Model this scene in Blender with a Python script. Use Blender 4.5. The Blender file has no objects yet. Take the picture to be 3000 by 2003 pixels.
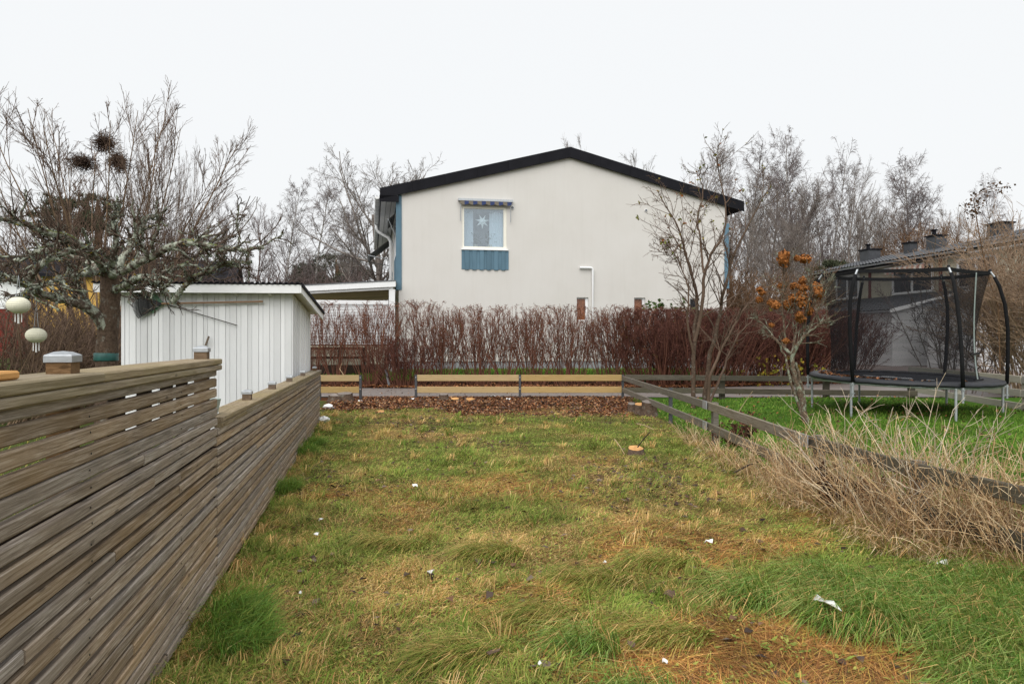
import bpy, math, random
import numpy as np
R = math.radians
rng = np.random.default_rng(7)
random.seed(7)
SC = bpy.context.scene
COL = SC.collection
HC = 1.36                       # eye height in metres
A3 = lambda *p: np.array(p, dtype=float)

# ------------------------------------------------------------------ camera, sky, sun
cd = bpy.data.cameras.new('camera'); cam = bpy.data.objects.new('camera', cd); COL.objects.link(cam)
cam.location = (0, 0, HC); cam.rotation_euler = (R(90), 0, 0)
cd.sensor_width = 36; cd.lens = 24; cd.clip_start = 0.05; cd.clip_end = 2000
SC.camera = cam
wd = bpy.data.worlds.new('World'); SC.world = wd; wd.use_nodes = True
wn = wd.node_tree; wn.nodes.clear()
sky = wn.nodes.new('ShaderNodeTexSky'); sky.sky_type = 'NISHITA'; sky.sun_disc = False
sky.sun_elevation = R(48); sky.sun_rotation = R(195); sky.dust_density = 6; sky.air_density = 1.5
mixn = wn.nodes.new('ShaderNodeMix'); mixn.data_type = 'RGBA'; mixn.inputs[0].default_value = 0.96
mixn.inputs[7].default_value = (4.72, 4.80, 4.86, 1)
bgn = wn.nodes.new('ShaderNodeBackground'); bgn.inputs[1].default_value = 0.1
won = wn.nodes.new('ShaderNodeOutputWorld')
wn.links.new(sky.outputs[0], mixn.inputs[6]); wn.links.new(mixn.outputs[2], bgn.inputs[0]); wn.links.new(bgn.outputs[0], won.inputs[0])
sl = bpy.data.lights.new('sun', 'SUN'); sl.energy = 1.5; sl.angle = R(70); sl.color = (1, .985, .96)
so = bpy.data.objects.new('sun', sl); COL.objects.link(so); so.rotation_euler = (R(42), 0, R(-15)); so.location = (0, -5, 12)
SC.view_settings.view_transform = 'Standard'; SC.view_settings.look = 'None'
SC.view_settings.gamma = 1; SC.view_settings.exposure = 1.0; SC.view_settings.use_curve_mapping = False
try:
    SC.cycles.use_denoising = True; SC.cycles.denoiser = 'OPENIMAGEDENOISE'; SC.cycles.denoising_input_passes = 'RGB_ALBEDO_NORMAL'; SC.cycles.denoising_prefilter = 'NONE'
    SC.cycles.max_bounces = 6; SC.cycles.diffuse_bounces = 3; SC.cycles.transparent_max_bounces = 24
except Exception: pass

# ------------------------------------------------------------------ materials
MATS = {}
def rgba(c): return (c[0], c[1], c[2], 1)
class NT:
    def __init__(s, name):
        s.m = bpy.data.materials.new(name); s.m.use_nodes = True
        s.t = s.m.node_tree; s.b = s.t.nodes['Principled BSDF']; s.out = s.t.nodes['Material Output']; MATS[name] = s.m
    def n(s, typ, **kw):
        nd = s.t.nodes.new('ShaderNode' + typ)
        for k, v in kw.items(): setattr(nd, k, v)
        return nd
    def l(s, a, b): s.t.links.new(a, b)
    def coord(s, stretch=(1, 1, 1), rnd=True, src='Object'):
        tc = s.n('TexCoord'); mp = s.n('Mapping'); mp.inputs[3].default_value = stretch
        s.l(tc.outputs[src], mp.inputs[0])
        if rnd:
            oi = s.n('ObjectInfo'); mu = s.n('Math', operation='MULTIPLY'); mu.inputs[1].default_value = 37.0
            s.l(oi.outputs['Random'], mu.inputs[0]); s.l(mu.outputs[0], mp.inputs[1])
        return mp.outputs[0]
    def noise(s, vec, scale, detail=4, rough=.55, dist=0):
        nd = s.n('TexNoise'); nd.inputs['Scale'].default_value = scale; nd.inputs['Detail'].default_value = detail
        nd.inputs['Roughness'].default_value = rough; nd.inputs['Distortion'].default_value = dist
        s.l(vec, nd.inputs['Vector']); return nd.outputs[0]
    def ramp(s, fac, stops):
        r = s.n('ValToRGB'); e = r.color_ramp.elements
        while len(e) < len(stops): e.new(.5)
        for i, (p, c) in enumerate(stops): e[i].position = p; e[i].color = rgba(c)
        s.l(fac, r.inputs[0]); return r.outputs[0]
    def mix(s, fac, a, b, blend='MIX'):
        m = s.n('Mix', data_type='RGBA', blend_type=blend)
        if isinstance(fac, (int, float)): m.inputs[0].default_value = fac
        else: s.l(fac, m.inputs[0])
        for i, v in ((6, a), (7, b)):
            if isinstance(v, tuple): m.inputs[i].default_value = rgba(v)
            else: s.l(v, m.inputs[i])
        return m.outputs[2]
    def math(s, op, a, b=None):
        m = s.n('Math', operation=op)
        for i, v in ((0, a), (1, b)):
            if v is None: continue
            if isinstance(v, (int, float)): m.inputs[i].default_value = v
            else: s.l(v, m.inputs[i])
        return m.outputs[0]
    def bump(s, h, strength=.3, dist=.01):
        b = s.n('Bump'); b.inputs['Strength'].default_value = strength; b.inputs['Distance'].default_value = dist
        s.l(h, b.inputs['Height']); s.l(b.outputs[0], s.b.inputs['Normal'])
    def fin(s, col, rough=.7, spec=.3, metal=0):
        if isinstance(col, tuple): s.b.inputs['Base Color'].default_value = rgba(col)
        else: s.l(col, s.b.inputs['Base Color'])
        if isinstance(rough, (int, float)): s.b.inputs['Roughness'].default_value = rough
        else: s.l(rough, s.b.inputs['Roughness'])
        s.b.inputs['Specular IOR Level'].default_value = spec * (.25 if not isinstance(rough, (int, float)) or rough >= .55 else 1); s.b.inputs['Metallic'].default_value = metal
        return s.m
def ramp3(c, v=.25): return [(.25, tuple(x * (1 - v) for x in c)), (.5, c), (.75, tuple(min(1, x * (1 + v)) for x in c))]
def mk(name, c, var=.2, scale=6, stretch=(1, 1, 1), rough=.7, spec=.3, bump=.15, bscale=None, metal=0, detail=5, dist=.01):
    t = NT(name); v = t.coord(stretch); n = t.noise(v, scale, detail)
    col = t.ramp(n, ramp3(c, var))
    oi = t.n('ObjectInfo'); k = t.math('MULTIPLY_ADD', oi.outputs['Random'], .24); k.node.inputs[2].default_value = .88
    hs = t.n('HueSaturation'); t.l(col, hs.inputs['Color']); t.l(k, hs.inputs['Value'])
    if bump: t.bump(t.noise(v, bscale or scale * 4, 4), bump, dist)
    return t.fin(hs.outputs[0], rough, spec, metal)
def vcol(name, rough=.7, spec=.25, trans=0):
    t = NT(name); a = t.n('Attribute', attribute_name='Col')
    t.fin(a.outputs['Color'], rough, spec)
    if trans:
        tr = t.n('BsdfTranslucent'); t.l(a.outputs['Color'], tr.inputs[0]); ms = t.n('MixShader'); ms.inputs[0].default_value = trans
        t.l(t.b.outputs[0], ms.inputs[1]); t.l(tr.outputs[0], ms.inputs[2]); t.l(ms.outputs[0], t.out.inputs[0])
    return t.m
def wood(name, c0, c1, c2, stain=None, rough=.72, knots=True, wet=.3, vv=.4, sv=.6):
    """weathered wood: grain runs along the object's local x"""
    t = NT(name); v = t.coord((1, 1, 1)); oi = t.n('ObjectInfo')
    big = t.noise(v, 2.2, 3)
    mp = t.n('Mapping'); mp.inputs[3].default_value = (1.3, 42, 42); t.l(v, mp.inputs[0])
    g1 = t.noise(mp.outputs[0], 3.0, 7, .68, .9)
    mp2 = t.n('Mapping'); mp2.inputs[3].default_value = (4.0, 170, 170); t.l(v, mp2.inputs[0])
    g2 = t.noise(mp2.outputs[0], 3.0, 3, .6)
    col = t.ramp(g1, [(.32, c0), (.5, c1), (.66, c2)])
    col = t.mix(t.math('MULTIPLY', g2, .32), col, c0)
    pv = t.ramp(big, [(.35, (0, 0, 0)), (.7, (1, 1, 1))])
    col = t.mix(t.math('MULTIPLY', pv, .5), col, stain or c1)
    if knots:
        mk3 = t.n('Mapping'); mk3.inputs[3].default_value = (4.5, 13, 13); t.l(v, mk3.inputs[0])
        vo = t.n('TexVoronoi'); vo.inputs['Scale'].default_value = 1.0; t.l(mk3.outputs[0], vo.inputs['Vector'])
        kn = t.ramp(vo.outputs['Distance'], [(.0, (1, 1, 1)), (.07, (.9, .9, .9)), (.11, (0, 0, 0))])
        col = t.mix(t.math('MULTIPLY', kn, .55), col, tuple(x * .45 for x in c0))
    k = t.math('MULTIPLY_ADD', oi.outputs['Random'], vv); k.node.inputs[2].default_value = 1 - vv / 2
    hs = t.n('HueSaturation'); t.l(col, hs.inputs['Color']); t.l(k, hs.inputs['Value'])
    r2 = t.math('FRACT', t.math('MULTIPLY', oi.outputs['Random'], 17.3)); sa = t.math('MULTIPLY_ADD', r2, sv); sa.node.inputs[2].default_value = 1 - sv * .55
    t.l(sa, hs.inputs['Saturation'])
    t.bump(g1, .35, .004)
    return t.fin(hs.outputs[0], rough, wet)

wood('slat_wood', (.10, .077, .057), (.285, .23, .178), (.56, .49, .415), (.33, .235, .14), vv=.45, sv=.6)
wood('cap_wood', (.12, .095, .065), (.27, .215, .15), (.42, .355, .27), (.24, .20, .09), vv=.2, sv=.3)
wood('new_wood', (.30, .20, .085), (.43, .31, .15), (.52, .39, .21), (.38, .27, .12), vv=.12, sv=.15)
wood('old_rail', (.08, .066, .05), (.19, .165, .13), (.31, .28, .235), (.17, .15, .10), vv=.3, sv=.3)
wood('old_rail_dark', (.045, .038, .03), (.105, .09, .07), (.18, .16, .13), (.09, .085, .05), vv=.3, sv=.3)
wood('pale_rail', (.32, .29, .24), (.46, .43, .37), (.56, .53, .47), (.40, .37, .30), knots=False)
wood('orange_wood', (.42, .20, .06), (.58, .31, .11), (.68, .40, .17), (.55, .30, .10))
wood('handle_wood', (.25, .12, .05), (.38, .20, .085), (.48, .28, .13), (.35, .18, .07), knots=False)
wood('post_wood', (.05, .032, .02), (.13, .085, .055), (.22, .15, .10), (.16, .12, .08))
mk('white_paint', (.74, .745, .75), .05, 5, (1, 1, .3), .55, .3, .12, 30)
mk('trim_white', (.78, .785, .79), .04, 5, (1, 1, 1), .5, .3, .05)
mk('cream_frame', (.72, .70, .62), .04, 5, (1, 1, 1), .45, .4, 0)
mk('blue_paint', (.105, .18, .235), .16, 5, (1, 1, .25), .55, .35, .15, 30)
mk('black_metal', (.013, .013, .016), .2, 3, (1, 1, 1), .6, .2, .05)
mk('black_plastic', (.012, .012, .013), .15, 8, (1, 1, 1), .5, .35, 0)
mk('black_foam', (.014, .014, .015), .2, 20, (1, 1, 1), .8, .2, .2, 60)
mk('pad_vinyl', (.022, .023, .027), .25, 6, (1, 1, 1), .5, .3, .25, 9)
mk('mat_fabric', (.02, .022, .026), .2, 4, (1, 1, 1), .75, .15, .05)
mk('green_plastic', (.10, .22, .13), .15, 8, (1, 1, 1), .5, .35, 0)
mk('galvanised', (.40, .42, .44), .18, 30, (1, 1, 1), .42, .5, .08, 60, metal=.55)
mk('zinc_dull', (.34, .40, .38), .22, 25, (1, 1, 1), .5, .45, .1, 50, metal=.3)
mk('steel_post', (.075, .078, .085), .2, 14, (1, 1, 1), .5, .4, .1, 40, metal=.4)
mk('roof_tile', (.042, .044, .05), .25, 5, (1, 1, 1), .42, .45, .1)
mk('soffit_board', (.78, .63, .43), .08, 4, (.4, 1, 1), .6, .3, .05)
mk('dark_timber', (.035, .024, .018), .25, 5, (1, 1, 1), .6, .3, .1)
mk('cream_panel', (.52, .49, .38), .05, 4, rough=.6, bump=.03)
mk('plinth_grey', (.26, .27, .285), .14, 4, rough=.85, bump=.2)
mk('yellow_wall', (.56, .34, .09), .08, 3, (1, 1, .3), .7, .25, .05)
mk('red_wall', (.17, .028, .022), .15, 3, (1, 1, .3), .7, .25, .05)
mk('window_dark', (.02, .023, .028), .2, 2, rough=.12, spec=.6, bump=0)
mk('grey_steel', (.13, .135, .145), .15, 5, rough=.5, spec=.4, bump=.03)
mk('awning_cloth', (.10, .10, .13), .2, 5, rough=.85, bump=.05)
mk('curtain_cloth', (.66, .69, .72), .05, 5, rough=.9, bump=0)
mk('star_paper', (.85, .85, .83), .03, 5, rough=.8, bump=0)
mk('room_grey', (.30, .315, .35), .08, 2, rough=.9, bump=0)
mk('pot_plant', (.03, .055, .025), .4, 20, rough=.6, bump=.3)
mk('brown_reflection', (.24, .09, .04), .6, 14, rough=.8, bump=0)  # orange brown reflection of the small panes, painted as a flat panel colour
mk('lantern_paper', (.62, .60, .48), .10, 14, (1, 1, 1), .85, .2, .2, 30)
mk('paper', (.80, .80, .79), .06, 14, rough=.8, bump=.4, bscale=30)
mk('cut_wood', (.55, .30, .12), .3, 20, rough=.8, bump=.1)
mk('rust_trim', (.17, .045, .035), .15, 5, rough=.6, bump=.03)
mk('flower_dry', (.33, .13, .04), .55, 38, rough=.85, bump=.4, bscale=60)
mk('nest_twig', (.075, .05, .038), .5, 20, rough=.9, bump=0)
mk('stick_dark', (.045, .036, .03), .4, 14, rough=.8, bump=.2)
mk('stick_pale', (.38, .28, .17), .25, 14, rough=.8, bump=.1)
mk('green_tape', (.018, .085, .075), .35, 14, rough=.45, spec=.45, bump=.3, bscale=20)
mk('blue_thing', (.04, .14, .5), .1, 5, rough=.4, bump=0)
mk('bark_grey', (.21, .18, .16), .35, 6, (1, 1, .4), .85, .2, 0)
mk('bark_brown', (.135, .092, .068), .35, 6, (1, 1, .4), .85, .2, 0)
mk('bark_purple', (.135, .10, .092), .35, 6, (1, 1, .4), .85, .2, 0)
mk('bark_tan', (.21, .145, .095), .35, 4, (1, 1, .4), .85, .2, 0)
mk('bark_pale', (.30, .21, .145), .35, 4, (1, 1, .4), .85, .2, 0)
mk('bark_rust', (.16, .095, .055), .4, 4, (1, 1, .4), .85, .2, 0)
mk('hedge_bark', (.165, .075, .05), .35, 5, (1, 1, .4), .8, .25, 0)
mk('hedge_dense', (.12, .054, .042), .4, 5, (1, 1, .6), .85, .2, 0)
mk('birch_twig', (.165, .135, .13), .3, 4, (1, 1, .4), .85, .2, 0)
def _birch():
    t = NT('birch_bark'); v = t.coord((3, 3, 9)); n = t.noise(v, 1.2, 5, .7)
    return t.fin(t.ramp(n, [(.42, (.06, .055, .05)), (.5, (.36, .34, .32)), (.62, (.55, .53, .50))]), .7, .25)
_birch()
def _lichen(name, bark, lich, lo, hi, moss=True):
    t = NT(name); v = t.coord((1, 1, 1)); n = t.noise(v, 9, 6, .65); m = t.noise(v, 34, 4, .6)
    b = t.ramp(m, ramp3(bark, .55))
    f = t.ramp(n, [(lo, (0, 0, 0)), (hi, (1, 1, 1))])
    l = t.ramp(m, ramp3(lich, .3)); col = t.mix(f, b, l)
    if moss:
        geo = t.n('NewGeometry'); sx = t.n('SeparateXYZ'); t.l(geo.outputs['Normal'], sx.inputs[0])
        n2 = t.noise(v, 3.1, 4); k = t.math('MULTIPLY', t.math('GREATER_THAN', n2, .56), t.math('GREATER_THAN', sx.outputs[2], .35))
        col = t.mix(t.math('MULTIPLY', k, .75), col, (.085, .105, .02))
    t.bump(m, .6, .02)
    return t.fin(col, .85, .2)
_lichen('apple_bark', (.085, .064, .05), (.36, .38, .31), .46, .58)
_lichen('apple_twig', (.085, .060, .046), (.22, .23, .18), .56, .72, False)
_lichen('trunk_bark', (.095, .066, .048), (.20, .19, .16), .56, .70, False)
_lichen('hydrangea_bark', (.12, .085, .06), (.27, .29, .22), .50, .60, False)
def _stucco():
    t = NT('stucco'); v = t.coord((1, 1, 1), False); a = t.noise(v, .55, 5, .6)
    mp = t.n('Mapping'); mp.inputs[3].default_value = (5, 5, .35); t.l(v, mp.inputs[0]); b = t.noise(mp.outputs[0], 1.6, 5, .65)
    col = t.ramp(a, [(.3, (.575, .555, .52)), (.5, (.60, .58, .55)), (.7, (.615, .598, .57))])
    col = t.mix(t.math('MULTIPLY', t.ramp(b, [(.5, (0, 0, 0)), (.75, (1, 1, 1))]), .14), col, (.47, .45, .42))
    t.bump(t.noise(v, 42, 4), .25, .01)
    return t.fin(col, .9, .15)
_stucco()
def _net():
    t = NT('net_mesh'); t.fin((.016, .016, .018), .8, .2)
    tr = t.n('BsdfTransparent'); ms = t.n('MixShader'); ms.inputs[0].default_value = .52
    t.l(tr.outputs[0], ms.inputs[1]); t.l(t.b.outputs[0], ms.inputs[2]); t.l(ms.outputs[0], t.out.inputs[0])
_net()
def _glass():
    t = NT('glass'); gl = t.n('BsdfGlossy'); gl.inputs['Roughness'].default_value = .03; gl.inputs['Color'].default_value = (.9, .95, 1, 1)
    tr = t.n('BsdfTransparent'); tr.inputs[0].default_value = (.86, .92, .95, 1); ms = t.n('MixShader'); ms.inputs[0].default_value = .2
    t.l(tr.outputs[0], ms.inputs[1]); t.l(gl.outputs[0], ms.inputs[2]); t.l(ms.outputs[0], t.out.inputs[0])
_glass()
def _asphalt():
    t = NT('asphalt'); v = t.coord((1, 1, 1), False); a = t.noise(v, 1.2, 4); b = t.noise(v, 34, 4, .7)
    col = t.ramp(a, [(.3, (.16, .137, .125)), (.7, (.215, .185, .168))])
    col = t.mix(t.ramp(b, [(.56, (0, 0, 0)), (.68, (1, 1, 1))]), col, (.30, .25, .235))
    t.bump(b, .5, .01); return t.fin(col, .5, .45)
_asphalt()
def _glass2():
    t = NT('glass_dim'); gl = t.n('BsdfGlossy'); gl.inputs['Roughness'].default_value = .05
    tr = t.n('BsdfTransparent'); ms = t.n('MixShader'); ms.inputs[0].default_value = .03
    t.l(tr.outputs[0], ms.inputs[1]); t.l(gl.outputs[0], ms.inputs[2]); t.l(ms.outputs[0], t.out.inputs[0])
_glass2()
vcol('ground_soil', .9, .1); vcol('grass_blade', .6, .3, .25); vcol('dry_blade', .7, .25, .15); vcol('leaf_dead', .75, .15, .1); vcol('needles', .7, .2); vcol('sprig_leaf', .55, .3, .25)
vcol('awning_stripe', .85, .2)
vcol('star_print', .7, .2)

# ------------------------------------------------------------------ mesh helpers
BASE = {}
def link(o):
    COL.objects.link(o); return o
def empty(name, base, label=None, cat=None, group=None):
    o = bpy.data.objects.new(name, None); o.empty_display_size = .2; o.location = base; BASE[o.name] = np.array(base, float); link(o)
    BASE[o.name] = np.array(base, float); return tag(o, label, cat, group)
def tag(o, label=None, cat=None, group=None, kind=None):
    if label: o['label'] = label
    if cat: o['category'] = cat
    if group: o['group'] = group
    if kind: o['kind'] = kind
    return o
def raw_mesh(name, V, Q=None, T=None, col=None, smooth=False):
    """V (n,3); Q (m,4); T (k,3); col (n,3)"""
    me = bpy.data.meshes.new(name); V = np.asarray(V, np.float32)
    parts = []; tot = []
    if Q is not None and len(Q): parts.append(np.asarray(Q, np.int32).ravel()); tot += [np.full(len(Q), 4, np.int32)]
    if T is not None and len(T): parts.append(np.asarray(T, np.int32).ravel()); tot += [np.full(len(T), 3, np.int32)]
    li = np.concatenate(parts); lt = np.concatenate(tot); ls = np.concatenate([[0], np.cumsum(lt)[:-1]]).astype(np.int32)
    me.vertices.add(len(V)); me.vertices.foreach_set('co', V.ravel())
    me.loops.add(len(li)); me.loops.foreach_set('vertex_index', li)
    me.polygons.add(len(lt)); me.polygons.foreach_set('loop_start', ls); me.polygons.foreach_set('loop_total', lt)
    if smooth: me.polygons.foreach_set('use_smooth', np.ones(len(lt), bool))
    me.update(calc_edges=True)
    if col is not None:
        a = me.color_attributes.new('Col', 'FLOAT_COLOR', 'POINT'); c = np.ones((len(V), 4), np.float32); c[:, :3] = col
        a.data.foreach_set('color', c.ravel())
    return me
def place(name, V, mat, parent=None, base=None, Q=None, T=None, F=None, col=None, smooth=False):
    """V in world coordinates"""
    V = np.asarray(V, float)
    if parent is not None: b = BASE[parent.name]
    elif base is not None: b = np.array(base, float)
    else: b = np.array([(V[:, 0].min() + V[:, 0].max()) / 2, (V[:, 1].min() + V[:, 1].max()) / 2, V[:, 2].min()])
    if F is not None:
        me = bpy.data.meshes.new(name); me.from_pydata((V - b).tolist(), [], F)
        if smooth: me.polygons.foreach_set('use_smooth', np.ones(len(F), bool))
        me.update()
        if col is not None:
            a = me.color_attributes.new('Col', 'FLOAT_COLOR', 'POINT'); c = np.ones((len(V), 4), np.float32); c[:, :3] = col; a.data.foreach_set('color', c.ravel())
    else: me = raw_mesh(name, V - b, Q, T, col, smooth)
    if mat: me.materials.append(MATS[mat])
    o = bpy.data.objects.new(name, me); link(o)
    if parent is not None: o.parent = parent
    else: o.location = b
    BASE[o.name] = b
    return o
IDF = lambda a, b, c: A3(a, b, c)
class MB:
    def __init__(s): s.V = []; s.F = []; s.C = []
    def add(s, V, F, col=None):
        k = len(s.V); s.V += [tuple(v) for v in V]; s.F += [tuple(i + k for i in f) for f in F]
        s.C += [col or (1, 1, 1)] * len(V); return s
    def box(s, a0, a1, b0, b1, c0, c1, fn=IDF, col=None):
        V = [fn(a, b, c) for c in (c0, c1) for b in (b0, b1) for a in (a0, a1)]
        return s.add(V, [(0, 2, 3, 1), (4, 5, 7, 6), (0, 1, 5, 4), (2, 6, 7, 3), (0, 4, 6, 2), (1, 3, 7, 5)], col)
    def bar(s, p, q, w, h, up=(0, 0, 1)):
        p = np.array(p, float); q = np.array(q, float); d = q - p; d /= np.linalg.norm(d)
        u = np.cross(d, up); u /= np.linalg.norm(u); v = np.cross(u, d)
        V = [e + u * a * w / 2 + v * b * h / 2 for e in (p, q) for a, b in ((-1, -1), (1, -1), (1, 1), (-1, 1))]
        return s.add(V, [(0, 1, 2, 3), (7, 6, 5, 4), (0, 4, 5, 1), (1, 5, 6, 2), (2, 6, 7, 3), (3, 7, 4, 0)])
    def tube(s, pts, r, sides=8, cap=True):
        pts = np.array(pts, float); n = len(pts); r = np.broadcast_to(np.array(r, float), (n,))
        v, q = tubes(pts[None], r[None], sides); k = len(v)
        s.add(v, [tuple(x) for x in q])
        if cap: b = len(s.V) - k; s.F.append(tuple(b + i for i in range(sides))[::-1]); s.F.append(tuple(b + (n - 1) * sides + i for i in range(sides)))
        return s
    def lathe(s, prof, c, sides=20, fn=None):
        V = []; n = len(prof)
        for (r, z) in prof:
            for i in range(sides):
                a = 2 * math.pi * i / sides; V.append((c[0] + r * math.cos(a), c[1] + r * math.sin(a), c[2] + z))
        F = [(j * sides + i, j * sides + (i + 1) % sides, (j + 1) * sides + (i + 1) % sides, (j + 1) * sides + i) for j in range(n - 1) for i in range(sides)]
        F += [tuple(range(sides))[::-1], tuple((n - 1) * sides + i for i in range(sides))]
        return s.add(V, F)
    def poly(s, P, thick, nrm):
        """extrude polygon P by vector nrm*thick"""
        P = [np.array(p, float) for p in P]; e = np.array(nrm, float) * thick; n = len(P)
        return s.add(P + [p + e for p in P], [tuple(range(n))[::-1], tuple(range(n, 2 * n))] + [(i, (i + 1) % n, n + (i + 1) % n, n + i) for i in range(n)])
    def obj(s, name, mat, parent=None, base=None, smooth=False, col=False):
        return place(name, np.array(s.V), mat, parent, base, F=s.F, smooth=smooth, col=np.array(s.C) if col else None)
def tubes(pts, rad, sides):
    """pts (P,n,3) rad (P,n) -> verts, quads"""
    P, n, _ = pts.shape
    t = np.gradient(pts, axis=1); t /= np.linalg.norm(t, axis=2, keepdims=True) + 1e-9
    ref = np.where(np.abs(t[:, :1, 2:3]) < .85, A3(0, 0, 1), A3(1, 0, 0)) * np.ones((P, n, 1))
    u = np.cross(t, ref); u /= np.linalg.norm(u, axis=2, keepdims=True) + 1e-9; v = np.cross(t, u)
    an = np.arange(sides) * 2 * math.pi / sides
    ring = pts[:, :, None] + rad[:, :, None, None] * (u[:, :, None] * np.cos(an)[:, None] + v[:, :, None] * np.sin(an)[:, None])
    V = ring.reshape(-1, 3)
    i = np.arange(P)[:, None, None] * n * sides; j = np.arange(n - 1)[None, :, None] * sides; k = np.arange(sides)[None, None]
    k2 = (k + 1) % sides
    Q = np.stack([i + j + k, i + j + k2, i + j + sides + k2, i + j + sides + k], -1).reshape(-1, 4)
    return V, Q
def join(parts):
    Vs, Qs, o = [], [], 0
    for V, Q in parts: Vs.append(V); Qs.append(Q + o); o += len(V)
    return np.concatenate(Vs), np.concatenate(Qs)
def W(x, y, Y): return A3((x - 1500) / 2000 * Y, Y, HC - (y - 1001.5) / 2000 * Y)
def prism(L, w, h, c=.005):
    """chamfered bar along local x from 0 to L; y: -w..0 , z: 0..h"""
    pr = [(-w + c, 0), (-c, 0), (0, c), (0, h - c), (-c, h), (-w + c, h), (-w, h - c), (-w, c)]
    V = [(0, y, z) for y, z in pr] + [(L, y, z) for y, z in pr]
    F = [tuple(range(8))[::-1], tuple(range(8, 16))] + [(i, (i + 1) % 8, 8 + (i + 1) % 8, 8 + i) for i in range(8)]
    return V, F
PM = {}
def beam(name, p, q, w, h, mat, parent, c=.005, roll=0):
    """a chamfered timber from p to q (bottom outer edge line); thickness w to the left of travel, height h"""
    p = np.array(p, float); q = np.array(q, float); L = float(np.linalg.norm(q - p)); key = (round(L, 3), w, h, mat)
    if key not in PM:
        V, F = prism(L, w, h, c); me = bpy.data.meshes.new(name); me.from_pydata(V, [], F); me.materials.append(MATS[mat]); PM[key] = me
    o = bpy.data.objects.new(name, PM[key]); link(o)
    d = q - p; rz = math.atan2(d[1], d[0]); ry = -math.atan2(d[2], math.hypot(d[0], d[1]))
    o.rotation_euler = (roll, ry, rz)
    if parent is not None: o.parent = parent; o.location = p - BASE[parent.name]
    else: o.location = p
    BASE[o.name] = p
    return o

# ------------------------------------------------------------------ noise and ground height
def vnoise(x, y, s, seed):
    x = np.asarray(x, float) / s; y = np.asarray(y, float) / s
    xi = np.floor(x).astype(np.int64); yi = np.floor(y).astype(np.int64); fx = x - xi; fy = y - yi
    fx = fx * fx * (3 - 2 * fx); fy = fy * fy * (3 - 2 * fy)
    def h(a, b):
        n = (a * 374761393 + b * 668265263 + seed * 1442695041) & 0x7fffffff; n = ((n ^ (n >> 13)) * 1274126177) & 0x7fffffff
        return ((n ^ (n >> 16)) & 0xffff) / 65535.
    return (h(xi, yi) * (1 - fx) + h(xi + 1, yi) * fx) * (1 - fy) + (h(xi, yi + 1) * (1 - fx) + h(xi + 1, yi + 1) * fx) * fy
def sm(x, a, b):
    t = np.clip((np.asarray(x, float) - a) / (b - a), 0, 1); return t * t * (3 - 2 * t)
def path_far(X): return 20.0 + 2.4 * sm(X, 4, 12)
def gh(X, Y):
    X = np.asarray(X, float); Y = np.asarray(Y, float)
    z = .38 * sm(Y, path_far(X) + .1, 23.4) + .25 * sm(Y, 26, 60)
    z = z + .12 * sm(X, 3.2, 6.5) * (1 - sm(Y, 14.5, 16.5))
    lawn = (1 - sm(Y, 15.9, 16.6)) * sm(Y, -4, 0)
    z = z + lawn * (.055 * (vnoise(X, Y, .55, 3) - .5) + .04 * (vnoise(X, Y, .22, 5) - .5) + .05 * (vnoise(X, Y, 1.7, 9) - .5))
    z = z + sm(Y, 20.2, 21) * .05 * (vnoise(X, Y, .5, 11) - .5)
    z = z + .03 * sm(Y, 13.5, 15) * (1 - sm(Y, 16.3, 16.9))
    return z
def fence_x(Y): return -.844 - .21 * np.asarray(Y)
def field(X, Y):
    """lawn patches: greenness 0..1, rust 0..1, litter 0..1"""
    g = .30 + 1.35 * (vnoise(X, Y, .9, 21) - .5) + .7 * (vnoise(X, Y, .33, 22) - .5) + .2 * sm(Y, 6.0, 9) * (1 - sm(Y, 11.5, 13.5))
    edge = X - fence_x(Y); g = g + .38 * (1 - sm(edge, .15, .9))
    g = g + .75 * sm(X, 1.1, 1.9) * (1 - sm(Y, 4.3, 5.4)) * sm(X - .25 * Y, .1, .7)
    rust = (1 - sm(np.hypot((X - 1.15) / 1.0, (Y - 2.75) / .62), .55, 1.15)) * (.6 + .7 * vnoise(X, Y, .3, 33))
    rust = np.maximum(rust, .45 * sm(vnoise(X, Y, .9, 34), .66, .85) * (1 - sm(Y, 7, 9)))
    g = g * (1 - .8 * np.clip(rust, 0, 1))
    litter = sm(Y + 2.2 * (vnoise(X, Y, .9, 41) - .5) + .8 * (vnoise(X, Y, .3, 42) - .5), 12.4, 14.6) * (1 - sm(X, 2.5, 3.0))
    dark = sm(vnoise(X, Y, 1.3, 44), .55, .75) * sm(Y, 5, 6.5) * (1 - sm(Y, 11, 12.5))
    nb = sm(X, 2.55, 2.75) * sm(X - .20 * Y, .5, 1.1) 
    return np.clip(g, 0, 1), np.clip(rust, 0, 1), litter, dark, sm(X, 2.6, 2.8) * sm(Y, 4.6, 5.4)

# ------------------------------------------------------------------ the setting: ground and path
xs = np.unique(np.concatenate([np.linspace(-400, -40, 10), np.linspace(-40, -13, 22), np.arange(-13, 13, .12), np.linspace(13, 40, 22), np.linspace(40, 400, 10)]))
ys = np.unique(np.concatenate([np.linspace(-60, -2, 8), np.arange(-2, 24.5, .12), np.linspace(24.5, 60, 30), np.linspace(60, 700, 10)]))
GX, GY = np.meshgrid(xs, ys); GZ = gh(GX, GY) - .012
inpath = (GY > 16.75) & (GY < path_far(GX) + .1); GZ = np.where(inpath, GZ - .03, GZ)
g, ru, li, dk, nb = field(GX, GY)
n1 = vnoise(GX, GY, .18, 51)[..., None]; n2 = vnoise(GX, GY, .07, 52)[..., None]
straw = A3(.19, .125, .048); green = A3(.09, .10, .024); rust = A3(.17, .085, .03); soil = A3(.055, .038, .024); litc = A3(.10, .042, .02); nbc = A3(.05, .11, .015)
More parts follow.
